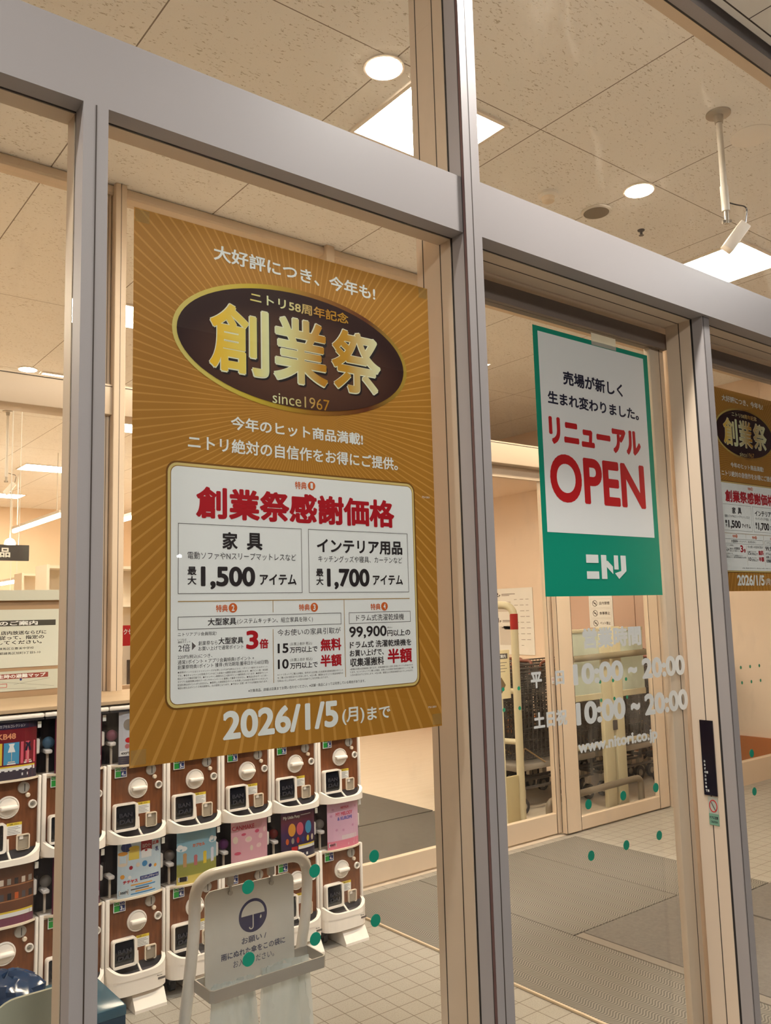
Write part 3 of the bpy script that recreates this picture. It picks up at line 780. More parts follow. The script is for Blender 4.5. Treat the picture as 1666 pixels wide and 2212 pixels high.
        for i, s_ in enumerate(['※家電の対象は店頭価格に限ります。対象運搬料金とは別に家電リサイクル料金がかか', 'ります。※ニトリネットでご購入の場合、対象となる家電引取相当額のポイントをご購', '入日の翌日までに付与します。※法人様、業務および配送地域外はいたしかねます。']): P(s_, (475, 647, 139 - i * 6, 143 - i * 6), GREYINK, 0)
    P('※対象商品、詳細は店員までお問い合わせください。※店舗・商品によっては完売している場合があります。', (234, 514, 112, 118), BLACKINK, .005)
    P('今お使いの家具引取が', (300, 453, 217, 230))
    P('15', (300, 325, 183, 202), BLACKINK, .025); P('10', (300, 325, 152, 171), BLACKINK, .025)
    for dz_ in (0, -31.5):
        P('(お買上合計 税込)', (329, 381, 196 + dz_, 203 + dz_), GREYINK, .005); P('万円以上で', (328, 394, 182 + dz_, 194 + dz_), BLACKINK, .02)
    P('無料', (402, 454, 182, 208), RED, .035); P('半額', (401, 454, 150, 175), RED, .035)
    P('99,900', (475, 575, 204, 230), BLACKINK, .02); P('(税込)', (576, 591, 223, 227), GREYINK, 0); P('円以上の', (577, 642, 206, 220), BLACKINK, .02)
    P('ドラム式 洗濯乾燥機を', (476, 644, 184, 199), BLACKINK, .02); P('お買い上げで、', (475, 566, 167, 181), BLACKINK, .02); P('収集運搬料', (476, 566, 146, 164), BLACKINK, .02)
    P('半額', (576, 645, 147, 179), RED, .035)
    K(q).build('panel_rules', pan)
    return t
P2S = 0.707
GOLD2 = sunburst('gold_sunburst_paper_small', 0.37 * P2S, 0.69 * P2S, 140)
GT2 = ramp_mat('gold_foil_print_small', [(0, (232, 180, 20)), (0.3, (222, 224, 176)), (0.62, (186, 128, 30)), (1.0, (226, 226, 180))], 0.43 * P2S, 0.15 * P2S)
RING2 = ramp_mat('gold_edge_print_small', [(0, (214, 196, 110)), (0.5, (150, 100, 30)), (1.0, (170, 140, 50))], 0.58 * P2S, 0.075 * P2S)
OVAL2 = mat('dark_brown_print_small', (56, 26, 18), .4)
gold_poster((0.0, 0.004, 1.344), 1.0, 'large gold sunburst sale poster with the brown oval emblem, taped inside the left glass bay')
gold_poster((2.105, 0.1205, 1.644), P2S, 'smaller gold sale poster cut by the right picture edge', False)

# ------------------------------------------------------------------ green re-opening poster
t = thing('renewal_poster', 'white poster with teal green border and red OPEN lettering on the sliding door', 'poster', (1.2236, 0.1146, 1.634))
k = .001
sh = MB().box(0, .550, 0, .0006, 0, .781, GREEN); sh.build('border_sheet', t)
MB().rect(.020, .526, .181, .766, -.0004, PAPER).build('white_field', t)
for s_, a, m_, bd in (('売場が新しく', (122, 406, 621, 664), NAVYINK, .03), ('生まれ変わりました。', (50, 483, 555, 594), NAVYINK, .03), ('リニューアル', (48, 483, 437, 518), RED2, .055), ('OPEN', (43, 491, 269, 411), RED2, .03)):
    MB().text(s_, *mm(*a), -.0008, m_, bd).build('lettering', t)
lg = MB()                                                     # blocky three-character mark
x0, x1, z0, z1 = .182, .370, .050, .121
def LP(pts): lg.poly([(x0 + a * (x1 - x0), z0 + b * (z1 - z0)) for a, b in pts], -.0008, PRINTW)
LP([(0, .66), (.30, .66), (.30, 1), (0, 1)]); LP([(0, 0), (.30, 0), (.30, .31), (0, .31)])
LP([(.365, 0), (.50, 0), (.50, 1), (.365, 1)]); LP([(.50, .50), (.655, .20), (.655, .52), (.53, .76), (.50, .76)])
LP([(.69, .40), (.80, .40), (.80, 1), (.69, 1)])
LP([(.865, .34), (1.0, .34), (1.0, 1), (.865, 1)]); LP([(.70, .24), (.80, 0), (1.0, .34), (.865, .34)])
lg.build('logo', t)
tp = MB(); tp.box(.265, .385, -.001, 0.0, .768, .806, film('masking_tape', (236, 232, 214), .85, .5))
tp.build('masking_tape', t)

# ------------------------------------------------------------------ opening hours in white vinyl on the door glass
VIN = mat('white_vinyl', (214, 214, 208), 0.5)
def vin(items, label):
    t = thing('vinyl_lettering', label, 'lettering', (items[0][1][0] * .001, 0.1148, items[0][1][2] * .001), group='white opening hours lettering')
    x0, z0 = items[0][1][0], items[0][1][2]
    for s_, a, bd in items: MB().text(s_, *mm(a[0] - x0, a[1] - x0, a[2] - z0, a[3] - z0), 0.0, VIN, bd).build('word', t)
vin([('営業時間', (1372, 1648, 1483, 1543), .04)], 'white vinyl heading of the opening hours on the sliding door')
vin([('平', (1148, 1192, 1389, 1432), .04), ('日', (1247, 1284, 1391, 1430), .04), ('10:00', (1322, 1550, 1384, 1444), .045), ('~', (1573, 1618, 1401, 1421), .06), ('20:00', (1642, 1870, 1380, 1443), .045)], 'white vinyl weekday opening hours, upper of the two time lines')
vin([('土日祝', (1152, 1288, 1281, 1325), .04), ('10:00', (1326, 1550, 1273, 1337), .045), ('~', (1576, 1622, 1292, 1315), .06), ('20:00', (1644, 1874, 1271, 1336), .045)], 'white vinyl weekend opening hours, lower of the two time lines')
vin([('www.nitori.co.jp', (1327, 1700, 1188, 1230), .04)], 'white vinyl web address below the opening hours')

# green warning dots on the glass
DOT = mat('green_dot_vinyl', (0, 132, 104), 0.45)
def dots(pts, y, r, where, row_words, group):
    for (x_, z_), w in zip(pts, row_words):
        o = MB().lathe((0, 0, 0), [(r, 0), (r, -.0008)], DOT, 'y', 28, False)
        tag(o.build('glass_dot', None, (x_, y, z_)), 'green dot ' + w + ' ' + where, 'sticker', group)
LMR = ['first of upper row', 'middle of upper row', 'last of upper row', 'first of lower row', 'middle of lower row', 'last of lower row']
dots([(.2255, 1.1015), (.373, 1.101), (.5195, 1.101), (.2255, .974), (.372, .974), (.5195, .974)], -.0055, .0125, 'on the glass under the gold poster', LMR, 'green dots under the gold poster')
dots([(1.358, 1.057), (1.515, 1.057), (1.674, 1.057), (1.358, .9195), (1.516, .919), (1.676, .918)], 0.1148, .0135, 'below the web address on the door', LMR, 'green dots on the sliding door')
dots([(2.230, 1.091), (2.229, .965)], 0.1148, .0135, 'on the right edge door leaf', ['upper one', 'lower one'], 'green dots on the right door leaf')
dots([(3.73, 1.055), (3.887, 1.05), (3.73, .914), (3.887, .913)], IY + .027, .014, 'by the cart bay post', ['upper left', 'upper right', 'lower left', 'lower right'], 'green dots on the inner door by the post')
dots([(4.714, 1.04), (4.871, 1.04), (5.034, 1.039), (4.714, .902), (4.875, .902), (5.034, .901)], IY - .033, .014, 'on the inner door behind the opening hours', LMR, 'green dots behind the opening hours')
dots([(6.767, 1.024), (6.929, 1.023), (7.092, 1.022), (6.769, .887), (6.931, .886), (7.093, .886)], IY - .006, .015, 'on the far right inner glass', LMR, 'green dots at the far right')

# door stickers
def nosmoking(x0, x1, z0, z1, y, label, parent_rz=0.0):
    t = thing('door_safety_sticker', label, 'sticker', (x0, y, z0), parent_rz)
    w, h = x1 - x0, z1 - z0
    MB().box(0, w, 0, .0006, 0, h, PAPER).build('backing', t)
    o = MB(); n = 28; r = w * .40; c = (w / 2, h * .64)
    ro = [(c[0] + r * math.cos(2 * math.pi * i / n), c[1] + r * math.sin(2 * math.pi * i / n)) for i in range(n)]
    ri = [(c[0] + r * .84 * math.cos(2 * math.pi * i / n), c[1] + r * .84 * math.sin(2 * math.pi * i / n)) for i in range(n)]
    o.ring(ro, ri, -.0005, -.0002, RED2)
    o.poly([(c[0] - r * .6, c[1] + r * .5), (c[0] + r * .5, c[1] - r * .6), (c[0] + r * .6, c[1] - r * .5), (c[0] - r * .5, c[1] + r * .6)], -.0005, RED2)
    o.poly([(c[0] - r * .2, c[1] - r * .5), (c[0] + r * .25, c[1] - r * .1), (c[0] + r * .1, c[1] + r * .5), (c[0] - r * .2, c[1] + r * .4)], -.0004, GREYINK)
    o.build('warning_symbol', t)
    MB().text('ドアに注意', w * .08, w * .92, h * .14, h * .26, -.0004, NAVYINK, .03).build('lettering', t)
nosmoking(4.205, 4.232, 1.060, 1.105, IY - .002, 'small white warning sticker left of the inner door stile', 0)
nosmoking(4.405, 4.432, 1.045, 1.09, IY - .034, 'small white warning sticker right of the inner door stile', 0)
t = thing('strip_sign', 'tall black strip sign with small white characters on the mullion jamb', 'sign', (1.8552, .0655, 1.018), R(-90))
MB().box(0, .044, -.004, 0, 0, .226, mat('gloss_black', (16, 12, 26), .15)).build('plate', t)
l = MB()
for i, ch in enumerate('お急ぎの方は手動で'):
    l.text(ch, .006, .0115, .098 - i * .011, .105 - i * .011, -.0046, PRINTW, .02)
    if i in (3, 8): l.text('開', .013, .018, .098 - i * .011, .105 - i * .011, -.0046, PRINTW, .02)
l.build('lettering', t)
t = thing('door_caution_sticker', 'grey and green finger caution sticker just under the black strip sign', 'sticker', (1.8552, .056, .930), R(-90))
MB().box(0, .033, -.001, 0, 0, .084, mat('sticker_grey', (172, 172, 158), .5)).build('backing', t)
MB().box(0, .033, -.0014, -.001, 0, .034, mat('sticker_green', (110, 150, 126), .5)).build('caption_band', t)
o = MB(); n = 28
o.ring([(.0165 + .0135 * math.cos(2 * math.pi * i / n), .057 + .0185 * math.sin(2 * math.pi * i / n)) for i in range(n)], [(.0165 + .0112 * math.cos(2 * math.pi * i / n), .057 + .016 * math.sin(2 * math.pi * i / n)) for i in range(n)], -.0018, -.001, RED2)
o.poly([(.009, .068), (.022, .043), (.024, .046), (.011, .070)], -.0017, GREYINK)
o.text('ドアに注意', .003, .030, .018, .027, -.0018, NAVYINK, .03); o.text('CAUTION', .006, .028, .007, .013, -.0018, NAVYINK, .02)
o.build('warning_symbol', t)

# ------------------------------------------------------------------ notices above the machines
t = thing('evacuation_notice', 'white evacuation area notice on the tan board, upper of the two', 'notice', (0.20, IY - .021, 1.398))
MB().box(0, .499, -.001, 0, 0, .266, mat('notice_paper', (206, 208, 194), .6)).build('sheet', t)
l = MB(); l.rect(.02, .482, .190, .216, -.0014, mat('dark_olive_ink', (66, 62, 52), .6))
l.text('避難場所のご案内', .05, .40, .193, .213, -.0018, PAPER, .03)
for i, (s_, w) in enumerate((('災害発生時は、店内放送ならびに', .44), ('係員の指示に従って、指定の', .43), ('場所へ避難してください。', .42))): l.text(s_, .06, w, .150 - i * .022, .168 - i * .022, -.0014, BLACKINK, .02)
l.text('練馬区立豊溪中学校', .23, .385, .082, .093, -.0014, BLACKINK, .01); l.text('東京都練馬区旭町3丁目5-10', .20, .415, .060, .072, -.0014, BLACKINK, .01)
l.build('lettering', t)
t = thing('evacuation_map', 'evacuation map sheet with red title bar, lower of the two notices', 'notice', (0.20, IY - .021, 1.292))
MB().box(0, .496, -.001, 0, 0, .090, mat('map_paper', (196, 198, 182), .6)).build('sheet', t)
l = MB(); l.rect(.06, .452, .055, .078, -.0014, mat('dull_red_ink', (140, 62, 50), .6)); l.text('地震発生時の避難マップ', .15, .44, .058, .076, -.0018, PAPER, .03)
ln = mat('map_line', (150, 150, 138), .7)
for a, b_ in (((.2, .05), (.48, .012)), ((.24, .01), (.22, .05)), ((.30, .03), (.46, .05)), ((.12, .02), (.40, .006))):
    dx_, dz_ = b_[0] - a[0], b_[1] - a[1]; L_ = math.hypot(dx_, dz_); nx, nz = -dz_ / L_ * .0008, dx_ / L_ * .0008
    l.poly([(a[0] - nx, a[1] - nz), (b_[0] - nx, b_[1] - nz), (b_[0] + nx, b_[1] + nz), (a[0] + nx, a[1] + nz)], -.0012, ln)
l.frame(.235, .27, .018, .036, .002, -.0014, RED2); l.disc(.33, .05, .005, -.0014, BLUE)
l.build('map_drawing', t)
# cardboard sheet lying on the machines
cb = mat('tan_cardboard', (176, 152, 122), .75, var=.06, vscale=12)
tag(MB().box(-.05, 2.06, 2.135, 2.70, 1.246, 1.262, cb, .002, 1).build('cardboard_sheet'), 'long tan cardboard sheet lying on top of the capsule machines', 'cardboard sheet')

# ------------------------------------------------------------------ capsule machines
def yarc(X, d=.034): return -d * (1 - min(1, abs(X) / .128) ** 3)
U = {}
def build_unit_meshes():
    b = MB(); b.box(-.128, .128, .004, .36, .018, .315, IVORY); b.box(-.128, .128, .062, .36, .315, .545, mat('machine_inside', (58, 50, 54), .6))
    b.box(-.128, .128, -.004, .062, .536, .545, IVORY)
    U['body'] = b.mesh('body')
    f = MB()
    for a, c in ((-.1305, -.113), (.1175, .1305)):
        f.box(a, c, -.016, .006, .02, .318, WHITE, .005, 2)
    f.box(-.128, -.085, -.010, .004, .300, .320, WHITE, .002, 1)
    U['side_frame'] = f.mesh('side_frame')
    U['wood_panel'] = MB().box(-.114, .119, -.004, .004, .045, .316, m_grain).mesh('wood_panel')
    # tray: curved lip
    def plan(a, d):
        o = []
        for k in range(25):
            X = -a + 2 * a * k / 24
            o.append((X, -d * (1 - abs(X / a) ** 4) ** .5))
        return o
    out = plan(.1312, .072); inn = plan(.117, .057)
    tr = MB(); n = len(out)
    zt = [.060 - .038 * (1 - abs(p[0] / .1312) ** 4) for p in out]
    vs = [(p[0], p[1], 0.0) for p in out] + [(p[0], p[1], z_) for p, z_ in zip(out, zt)] + [(p[0], p[1], z_ + .001) for p, z_ in zip(inn, zt)] + [(p[0], p[1], .008) for p in inn]
    fs = []
    for i in range(n - 1):
        for k in range(3): fs.append((k * n + i, k * n + i + 1, (k + 1) * n + i + 1, (k + 1) * n + i))
    tr.add(vs, fs, WHITE, True)
    tr.add([(p[0], p[1], 0.0) for p in out] + [(.1312, .004, 0), (-.1312, .004, 0)], [tuple(range(n + 1, -1, -1))], WHITE)
    tr.box(-.131, .131, 0, .36, 0.0, .018, IVORY)
    tr.tube([(.0085, -.062, .020), (.0085, -.045, .022), (.0085, -.012, .040), (.0085, -.006, .088)], .0048, WHITE, 8)
    U['tray'] = tr.mesh('tray')
    U['tray_floor'] = MB().add([(p[0], p[1], .012) for p in inn], [tuple(range(n))], GREYP).box(-.117, .117, -.002, .002, .012, .047, GREYP).mesh('tray_floor')
    fl = MB(); fl.ring(rrect(-.105, -.002, .043, .154, .012), rrect(-.098, -.014, .052, .149, .006), -.034, 0, WHITE)
    U['flap_frame'] = fl.mesh('flap_frame')
    fp = MB(); N = 8; z0_, z1_ = .052, .149
    vs = []
    for i in range(N + 1):
        z_ = z0_ + (z1_ - z0_) * i / N; yy = -.014 - .018 * math.sin(math.pi * min(1, (i / N) * .5 + .25)) ** 2 * (1.2 - .5 * i / N)
        vs += [(-.098, yy, z_), (-.014, yy, z_)]
    fp.add(vs, [(2 * i, 2 * i + 1, 2 * i + 3, 2 * i + 2) for i in range(N)], SMOKE, True)
    emb = mat('embossed_black', (52, 52, 60), .3)
    fp.text('BAN', -.085, -.028, .100, .118, -.0345, emb, .03); fp.text('DAI', -.085, -.028, .074, .092, -.0365, emb, .03)
    U['flap'] = fp.mesh('flap')
    st = MB(); st.rect(.004, .061, .100, .147, -.0046, PAPER); st.rect(.004, .061, .136, .147, -.0049, YELLOW)
    st.text('ご注意ください', .010, .050, .1385, .1445, -.0052, BLACKINK, .02)
    for i in range(5): st.rect(.008, .056 - (i % 3) * .008, .105 + i * .006, .1065 + i * .006, -.0052, GREYINK)
    U['notice_label'] = st.mesh('notice_label')
    cr = MB(); cr.ring(rrect(.040, .091, .040, .099, .007), rrect(.0445, .0865, .040, .0945, .005), -.012, 0, IVORY)
    cr.rect(.0445, .0865, .042, .0945, -.0043, mat('coin_recess', (168, 156, 138), .5)); cr.box(.052, .066, -.009, -.004, .080, .0945, WHITE)
    U['coin_return'] = cr.mesh('coin_return')
    kn = MB(); c = (.006, 0, .209)
    kn.lathe(c, [(.043, -.003), (.043, -.009), (.040, -.012), (.0375, -.012), (.0365, -.008), (.035, -.012), (.030, -.014), (.0, -.015)], WHITE, 'y', 40)
    U['knob'] = kn.mesh('knob')
    U['knob_grip'] = MB().box(.006 - .033, .006 + .033, -.036, -.010, .2005, .2175, WHITE, .006, 3).mesh('knob_grip')
    cs = MB(); cs.lathe((.064, 0, .277), [(.0225, -.003), (.0225, -.009), (.020, -.011), (.0195, -.0085), (.0, -.0085)], mat('coin_slot_grey', (176, 170, 162), .35, .3), 'y', 32)
    cs.box(.0665, .0695, -.0094, -.008, .262, .291, DARK)
    U['coin_slot'] = cs.mesh('coin_slot')
    U['return_button'] = MB().lathe((.080, 0, .246), [(.009, -.003), (.009, -.012), (.007, -.015), (.0, -.0155)], IVORY, 'y', 20).mesh('return_button')
    lk = MB(); lk.lathe((.099, 0, .209), [(.0165, -.003), (.0165, -.010), (.015, -.012), (.0115, -.012), (.0105, -.006), (0, -.006)], WHITE, 'y', 28)
    lk.lathe((.098, 0, .209), [(.008, -.006), (.008, -.010), (0, -.0105)], SILVER, 'y', 20); lk.box(.0925, .1015, -.011, -.0104, .2078, .2098, DARK)
    U['lock'] = lk.mesh('lock')
    for d in '345':
        pl = MB(); x0_, x1_, z0_, z1_ = -.098, -.046, .262, .318; yl = -.0128
        pl.box(x0_, x1_, yl, yl + .002, z0_, z1_, PAPER)
        zm = (z0_ + z1_) / 2; xm = (x0_ + x1_) / 2
        pl.rect(x0_ + .003, xm - .001, zm + .0015, z1_ - .003, yl - .0004, LGREEN); pl.rect(xm + .001, x1_ - .003, zm + .0015, z1_ - .003, yl - .0004, BLUE)
        pl.rect(x0_ + .003, xm, z0_ + .003, zm - .001, yl - .0004, LGREEN); pl.rect(xm, x1_ - .003, z0_ + .003, zm - .001, yl - .0004, BLUE)
        for cx_, m_ in ((xm - .0125, LGREEN), (xm + .0125, BLUE)):
            pl.disc(cx_, zm + .0135, .009, yl - .0007, PAPER, 20); pl.disc(cx_, zm + .0135, .0078, yl - .0010, m_, 20)
            pl.rect(cx_ - .006, cx_ + .006, zm + .012, zm + .015, yl - .0013, PAPER)
        pl.text(d, xm + .003, xm + .012, z0_ + .006, zm - .004, yl - .0008, PAPER, .05); pl.text('枚', xm + .013, xm + .021, z0_ + .006, z0_ + .013, yl - .0008, PAPER, .02)
        U['price' + d] = pl.mesh('coin_count_label')
    # clear window
    w = MB(); N = 20; vs = []
    for i in range(N + 1):
        X = -.128 + .256 * i / N
        for z_ in (.318, .540): vs.append((X, yarc(X), z_))
    for i in range(N + 1):
        X = -.126 + .252 * i / N
        for z_ in (.318, .540): vs.append((X, yarc(X) + .002, z_))
    M_ = 2 * (N + 1)
    fs = [(2 * i, 2 * i + 2, 2 * i + 3, 2 * i + 1) for i in range(N)] + [(M_ + 2 * i + 1, M_ + 2 * i + 3, M_ + 2 * i + 2, M_ + 2 * i) for i in range(N)]
    fs += [(2 * i + 1, 2 * i + 3, M_ + 2 * i + 3, M_ + 2 * i + 1) for i in range(N)] + [(M_ + 2 * i, M_ + 2 * i + 2, 2 * i + 2, 2 * i) for i in range(N)]
    w.add(vs, fs, CLEAR, True)
    for sx in (-1, 1): w.box(sx * .128 - .001, sx * .128 + .001, 0, .062, .318, .540, CLEAR)
    U['window'] = w.mesh('clear_window')
    sl = MB(); sl.add([(-.128, 0, .3165)] + [(-.128 + .256 * i / N, yarc(-.128 + .256 * i / N, .038) - .002, .3165) for i in range(N + 1)] + [(.128, .004, .3165)], [tuple(range(N + 3))], IVORY)
    sl.add([(-.128 + .256 * i / N, yarc(-.128 + .256 * i / N, .038) - .002, z_) for i in range(N + 1) for z_ in (.309, .3165)], [(2 * i, 2 * i + 2, 2 * i + 3, 2 * i + 1) for i in range(N)], IVORY, True)
    U['window_sill'] = sl.mesh('window_ledge')
    ins = MB(); ins.box(-.118, -.090, -.006, .058, .395, .412, WHITE, .004, 1); ins.box(-.106, -.098, .02, .03, .318, .395, IVORY); ins.box(.108, .124, -.004, .05, .40, .46, WHITE, .004, 1)
    U['inner_guide'] = ins.mesh('inner_guide')
    sd = MB(); sd.box(.110, .124, -.018, -.016, .505, .530, PAPER)
    U['side_tag'] = sd.mesh('side_tag')
    cp = MB(); cp.box(-.1312, .1312, -.036, .36, .545, .564, WHITE, .007, 2); cp.box(-.129, .129, -.038, .30, .538, .545, DARK)
    U['top_cap'] = cp.mesh('top_cap')
    bs = MB()
    outb = plan(.1312, .070)
    bs.vprism(outb + [(.1312, .36), (-.1312, .36)], -.058, 0.0, WHITE)
    bs.rect(.055, .108, -.028, -.019, -.066, GREYINK); bs.text('Bandai', .072, .094, -.013, -.008, -.067, BLACKINK, .02)
    U['base'] = bs.mesh('base')
    ft = MB(); prof = [(-.115, 0), (-.020, 0)]
    yv = [(-.085, 0), (-.085, .012), (-.052, .062), (-.02, .068), (.10, .068), (.10, 0)]
    nn = len(yv); zb = -.130
    vs = [(-.030, p[0], p[1] + zb) for p in yv] + [(.108, p[0], p[1] + zb) for p in yv]
    ft.add(vs, [tuple(range(nn)), tuple(range(2 * nn - 1, nn - 1, -1))] + [(i, i + nn, (i + 1) % nn + nn, (i + 1) % nn) for i in range(nn)], WHITE)
    U['foot'] = ft.mesh('foot')
    for nm, cx_ in (('a', -.085), ('b', .115)):
        ca = MB()
        ca.lathe((cx_ - .012, .03, -.108), [(.022, 0), (.022, .022)], DARK, 'x', 20); ca.box(cx_ - .016, cx_ + .016, .02, .045, -.10, -.058, GREYP)
        U['caster' + nm] = ca.mesh('caster')
build_unit_meshes()

def card_mesh(kind):
    """printed card behind the clear window"""
    c = MB(); x0, x1, z0, z1 = -.086, .109, .317, .541; N = 12
    base = {'akb': mat('maroon_print', (116, 26, 36), .3), 'shelf': mat('brown_shelf_print', (104, 62, 40), .3, var=.3, vscale=18), 'milk': mat('ice_blue_print', (196, 214, 222), .3, var=.08, vscale=10), 'sky': m_skycard, 'pink': mat('pink_print', (222, 168, 178), .3, var=.05, vscale=10), 'night': m_night, 'rose': mat('pale_rose_print', (224, 180, 200), .3, var=.05, vscale=8), 'grey': mat('pale_grey_print', (196, 198, 204), .3, var=.1, vscale=10), 'dark': mat('wine_print', (96, 30, 52), .3, var=.3, vscale=12)}[kind]
    ym = lambda X: yarc(X) + .0036
    vs = [(x0 + (x1 - x0) * i / N, ym(x0 + (x1 - x0) * i / N), z_) for i in range(N + 1) for z_ in (z0, z1)]
    c.add(vs, [(2 * i, 2 * i + 2, 2 * i + 3, 2 * i + 1) for i in range(N)], base)
    p = MB()
    def q(pts, m, k=.0004):                                  # printed patch that follows the curve
        p.add([(a, ym(a) - k, b) for a, b in pts], [tuple(range(len(pts)))], m)
    def band(a, b, c_, d, m, k=.0004):
        n_ = max(1, int((b - a) / .02))
        p.add([(a + (b - a) * i / n_, ym(a + (b - a) * i / n_) - k, z_) for i in range(n_ + 1) for z_ in (c_, d)], [(2 * i, 2 * i + 2, 2 * i + 3, 2 * i + 1) for i in range(n_)], m)
    def ell(cx, cz, rx, rz, m, k=.0005, n=18): q([(cx + rx * math.cos(2 * math.pi * i / n), cz + rz * math.sin(2 * math.pi * i / n)) for i in range(n)], m, k)
    def tx(s_, a, b, c_, d, m, bd=.03, k=.0008): p.text(s_, a, b, c_, d, -k, m, bd, ym)
    def price(s_, a, b): band(a, b, z0 + .012, z0 + .032, BLACKINK); band(a + .001, b - .001, z0 + .013, z0 + .031, PAPER, .0006); tx(s_, a + .004, b - .004, z0 + .016, z0 + .028, BLACKINK)
    if kind == 'akb':
        band(x0, x1, z1 - .03, z1, mat('indigo_print', (40, 34, 62), .3)); tx('カプセルコレクション', x0 + .05, x1 - .05, z1 - .024, z1 - .012, PAPER, .01)
        tx('AKB48', x0 + .018, x0 + .11, z1 - .068, z1 - .046, mat('copper_print', (222, 150, 110), .3), .03)
        for i, m_ in enumerate((YELLOW, mat('sky_blue_print', (70, 150, 190), .3), mat('coral_pink_print', (212, 92, 110), .3))):
            a = x0 + .002 + i * .064; band(a, a + .058, z0 + .058, z1 - .082, m_); cx = a + .029
            d_ = (PAPER, PAPER, NAVYINK)[i]
            q([(cx - .014, z0 + .105), (cx + .014, z0 + .105), (cx + .007, z0 + .128), (cx + .012, z0 + .138), (cx - .012, z0 + .138), (cx - .007, z0 + .128)], d_, .0007)
            band(cx - .001, cx + .001, z0 + .072, z0 + .105, IVORY, .0007); band(cx - .013, cx + .013, z0 + .066, z0 + .07, IVORY, .0007); band(cx - .016, cx + .016, z0 + .058, z0 + .063, PAPER, .0008)
        band(x0, x1, z0, z0 + .036, mat('slate_print', (62, 54, 66), .3)); band(x0 + .05, x1 - .008, z0 + .032, z0 + .052, PAPER); band(x0 + .05, x1 - .008, z0 + .046, z0 + .052, YELLOW, .0006)
        band(x1 - .06, x1 - .035, z0 + .012, z0 + .022, PAPER); price('400円', x0 + .004, x0 + .044)
    elif kind == 'shelf':
        for zz in (.10, .155): band(x0, x1, z0 + zz - .012, z0 + zz - .008, mat('shelf_line', (186, 128, 84), .4))
        for i in range(7):
            a = x0 + .01 + i * .027
            band(a, a + .014, z0 + .150, z0 + .172, (SILVER, DARK, IVORY)[i % 3]); band(a + .002, a + .016, z0 + .094, z0 + .118, (DARK, ORANGE, GREYP)[i % 3])
        band(x0 + .05, x1 - .004, z0 + .030, z0 + .052, PAPER); band(x0 + .05, x1 - .004, z0 + .045, z0 + .052, YELLOW, .0006); band(x0, x1, z0, z0 + .028, mat('mauve_print', (120, 64, 84), .3)); price('400円', x0 + .004, x0 + .044)
    elif kind == 'milk':
        amber = mat('amber_print', (226, 158, 60), .35); lem = mat('lemon_print', (230, 204, 90), .35); crim = mat('crimson_print', (160, 24, 46), .35)
        ell(x0 + .035, z1 - .02, .022, .02, BLUE)
        band(x0 + .002, x0 + .040, z1 - .09, z1 - .045, IVORY); ell(x0 + .021, z1 - .045, .020, .008, amber, .0008); ell(x0 + .021, z1 - .09, .019, .007, IVORY, .0006)
        band(x0 + .045, x0 + .090, z1 - .075, z1 - .028, lem, .0004); ell(x0 + .068, z1 - .028, .023, .009, YELLOW, .0008)
        band(x0 + .098, x0 + .148, z1 - .05, z1, crim); ell(x0 + .123, z1 - .05, .025, .01, PAPER, .0006); band(x0 + .100, x0 + .146, z1 - .075, z1 - .055, PAPER, .0005)
        tx('ミルクコーヒー', x0 + .104, x0 + .142, z1 - .035, z1 - .018, PAPER, .03)
        tx('乳', x1 - .03, x1 - .012, z1 - .06, z1 - .04, BLUE); tx('広島', x1 - .045, x1 - .012, z1 - .03, z1 - .015, RED2)
        for a, b_, m_, r_ in ((.055, .118, crim, .008), (.085, .125, IVORY, .009), (.115, .125, mat('aqua_print', (70, 140, 190), .35), .012), (.14, .112, BLUE, .007), (.165, .108, amber, .007), (.02, .086, amber, .009), (.05, .08, PAPER, .007)): ell(x0 + a, z0 + b_, r_, r_, m_)
        tx('チチヤス', x0 + .022, x0 + .085, z0 + .056, z0 + .070, RED2, .05); band(x0 + .095, x1 - .012, z0 + .060, z0 + .076, BLUE); tx('ミニチュアチャーム', x0 + .10, x1 - .016, z0 + .063, z0 + .073, PAPER, .02)
        for i in range(5): band(x0 + .055 + (i % 2) * .02, x1 - .03 - (i % 3) * .015, z0 + .008 + i * .009, z0 + .013 + i * .009, (mat('aqua_print', (70, 140, 190), .35), amber, GREYINK)[i % 3])
        price('300円', x0 + .006, x0 + .046)
    elif kind == 'sky':
        for a, b_ in ((.022, .15), (.175, .165)): ell(x0 + a, z0 + b_, .024, .012, PAPER); ell(x0 + a - .008, z0 + b_ + .008, .012, .01, PAPER)
        tx('カプセル', x0 + .07, x0 + .13, z0 + .150, z0 + .165, ORANGE, .05)
        for a, h_, m_ in ((.035, .05, mat('tan_toy', (196, 150, 100), .4)), (.085, .036, mat('rose_toy', (186, 110, 110), .4)), (.130, .044, YELLOW), (.170, .052, mat('pale_toy', (214, 214, 224), .4))):   # plain pegs stand in for the figures
            band(x0 + a - .008, x0 + a + .008, z0 + .072, z0 + .072 + h_, m_); ell(x0 + a, z0 + .072 + h_, .009, .009, m_)
        price('400円', x0 + .006, x0 + .048)
    elif kind == 'pink':
        tx('CANMAKE', x0 + .004, x0 + .115, z1 - .042, z1 - .022, mat('rose_red_print', (196, 60, 84), .35), .03)
        pk = mat('hot_pink_print', (206, 82, 110), .35); pl = mat('blush_print', (236, 204, 200), .35)
        for a, b_, rx, rz, m_ in ((.06, .16, .012, .006, pk), (.085, .135, .018, .013, pl), (.085, .137, .012, .009, IVORY), (.13, .165, .012, .008, pk), (.15, .14, .012, .012, pl), (.14, .10, .014, .010, pl), (.10, .095, .008, .012, IVORY), (.03, .08, .016, .007, pk), (.02, .14, .012, .016, IVORY), (.175, .165, .01, .012, pl)): ell(x0 + a, z0 + b_, rx, rz, m_)
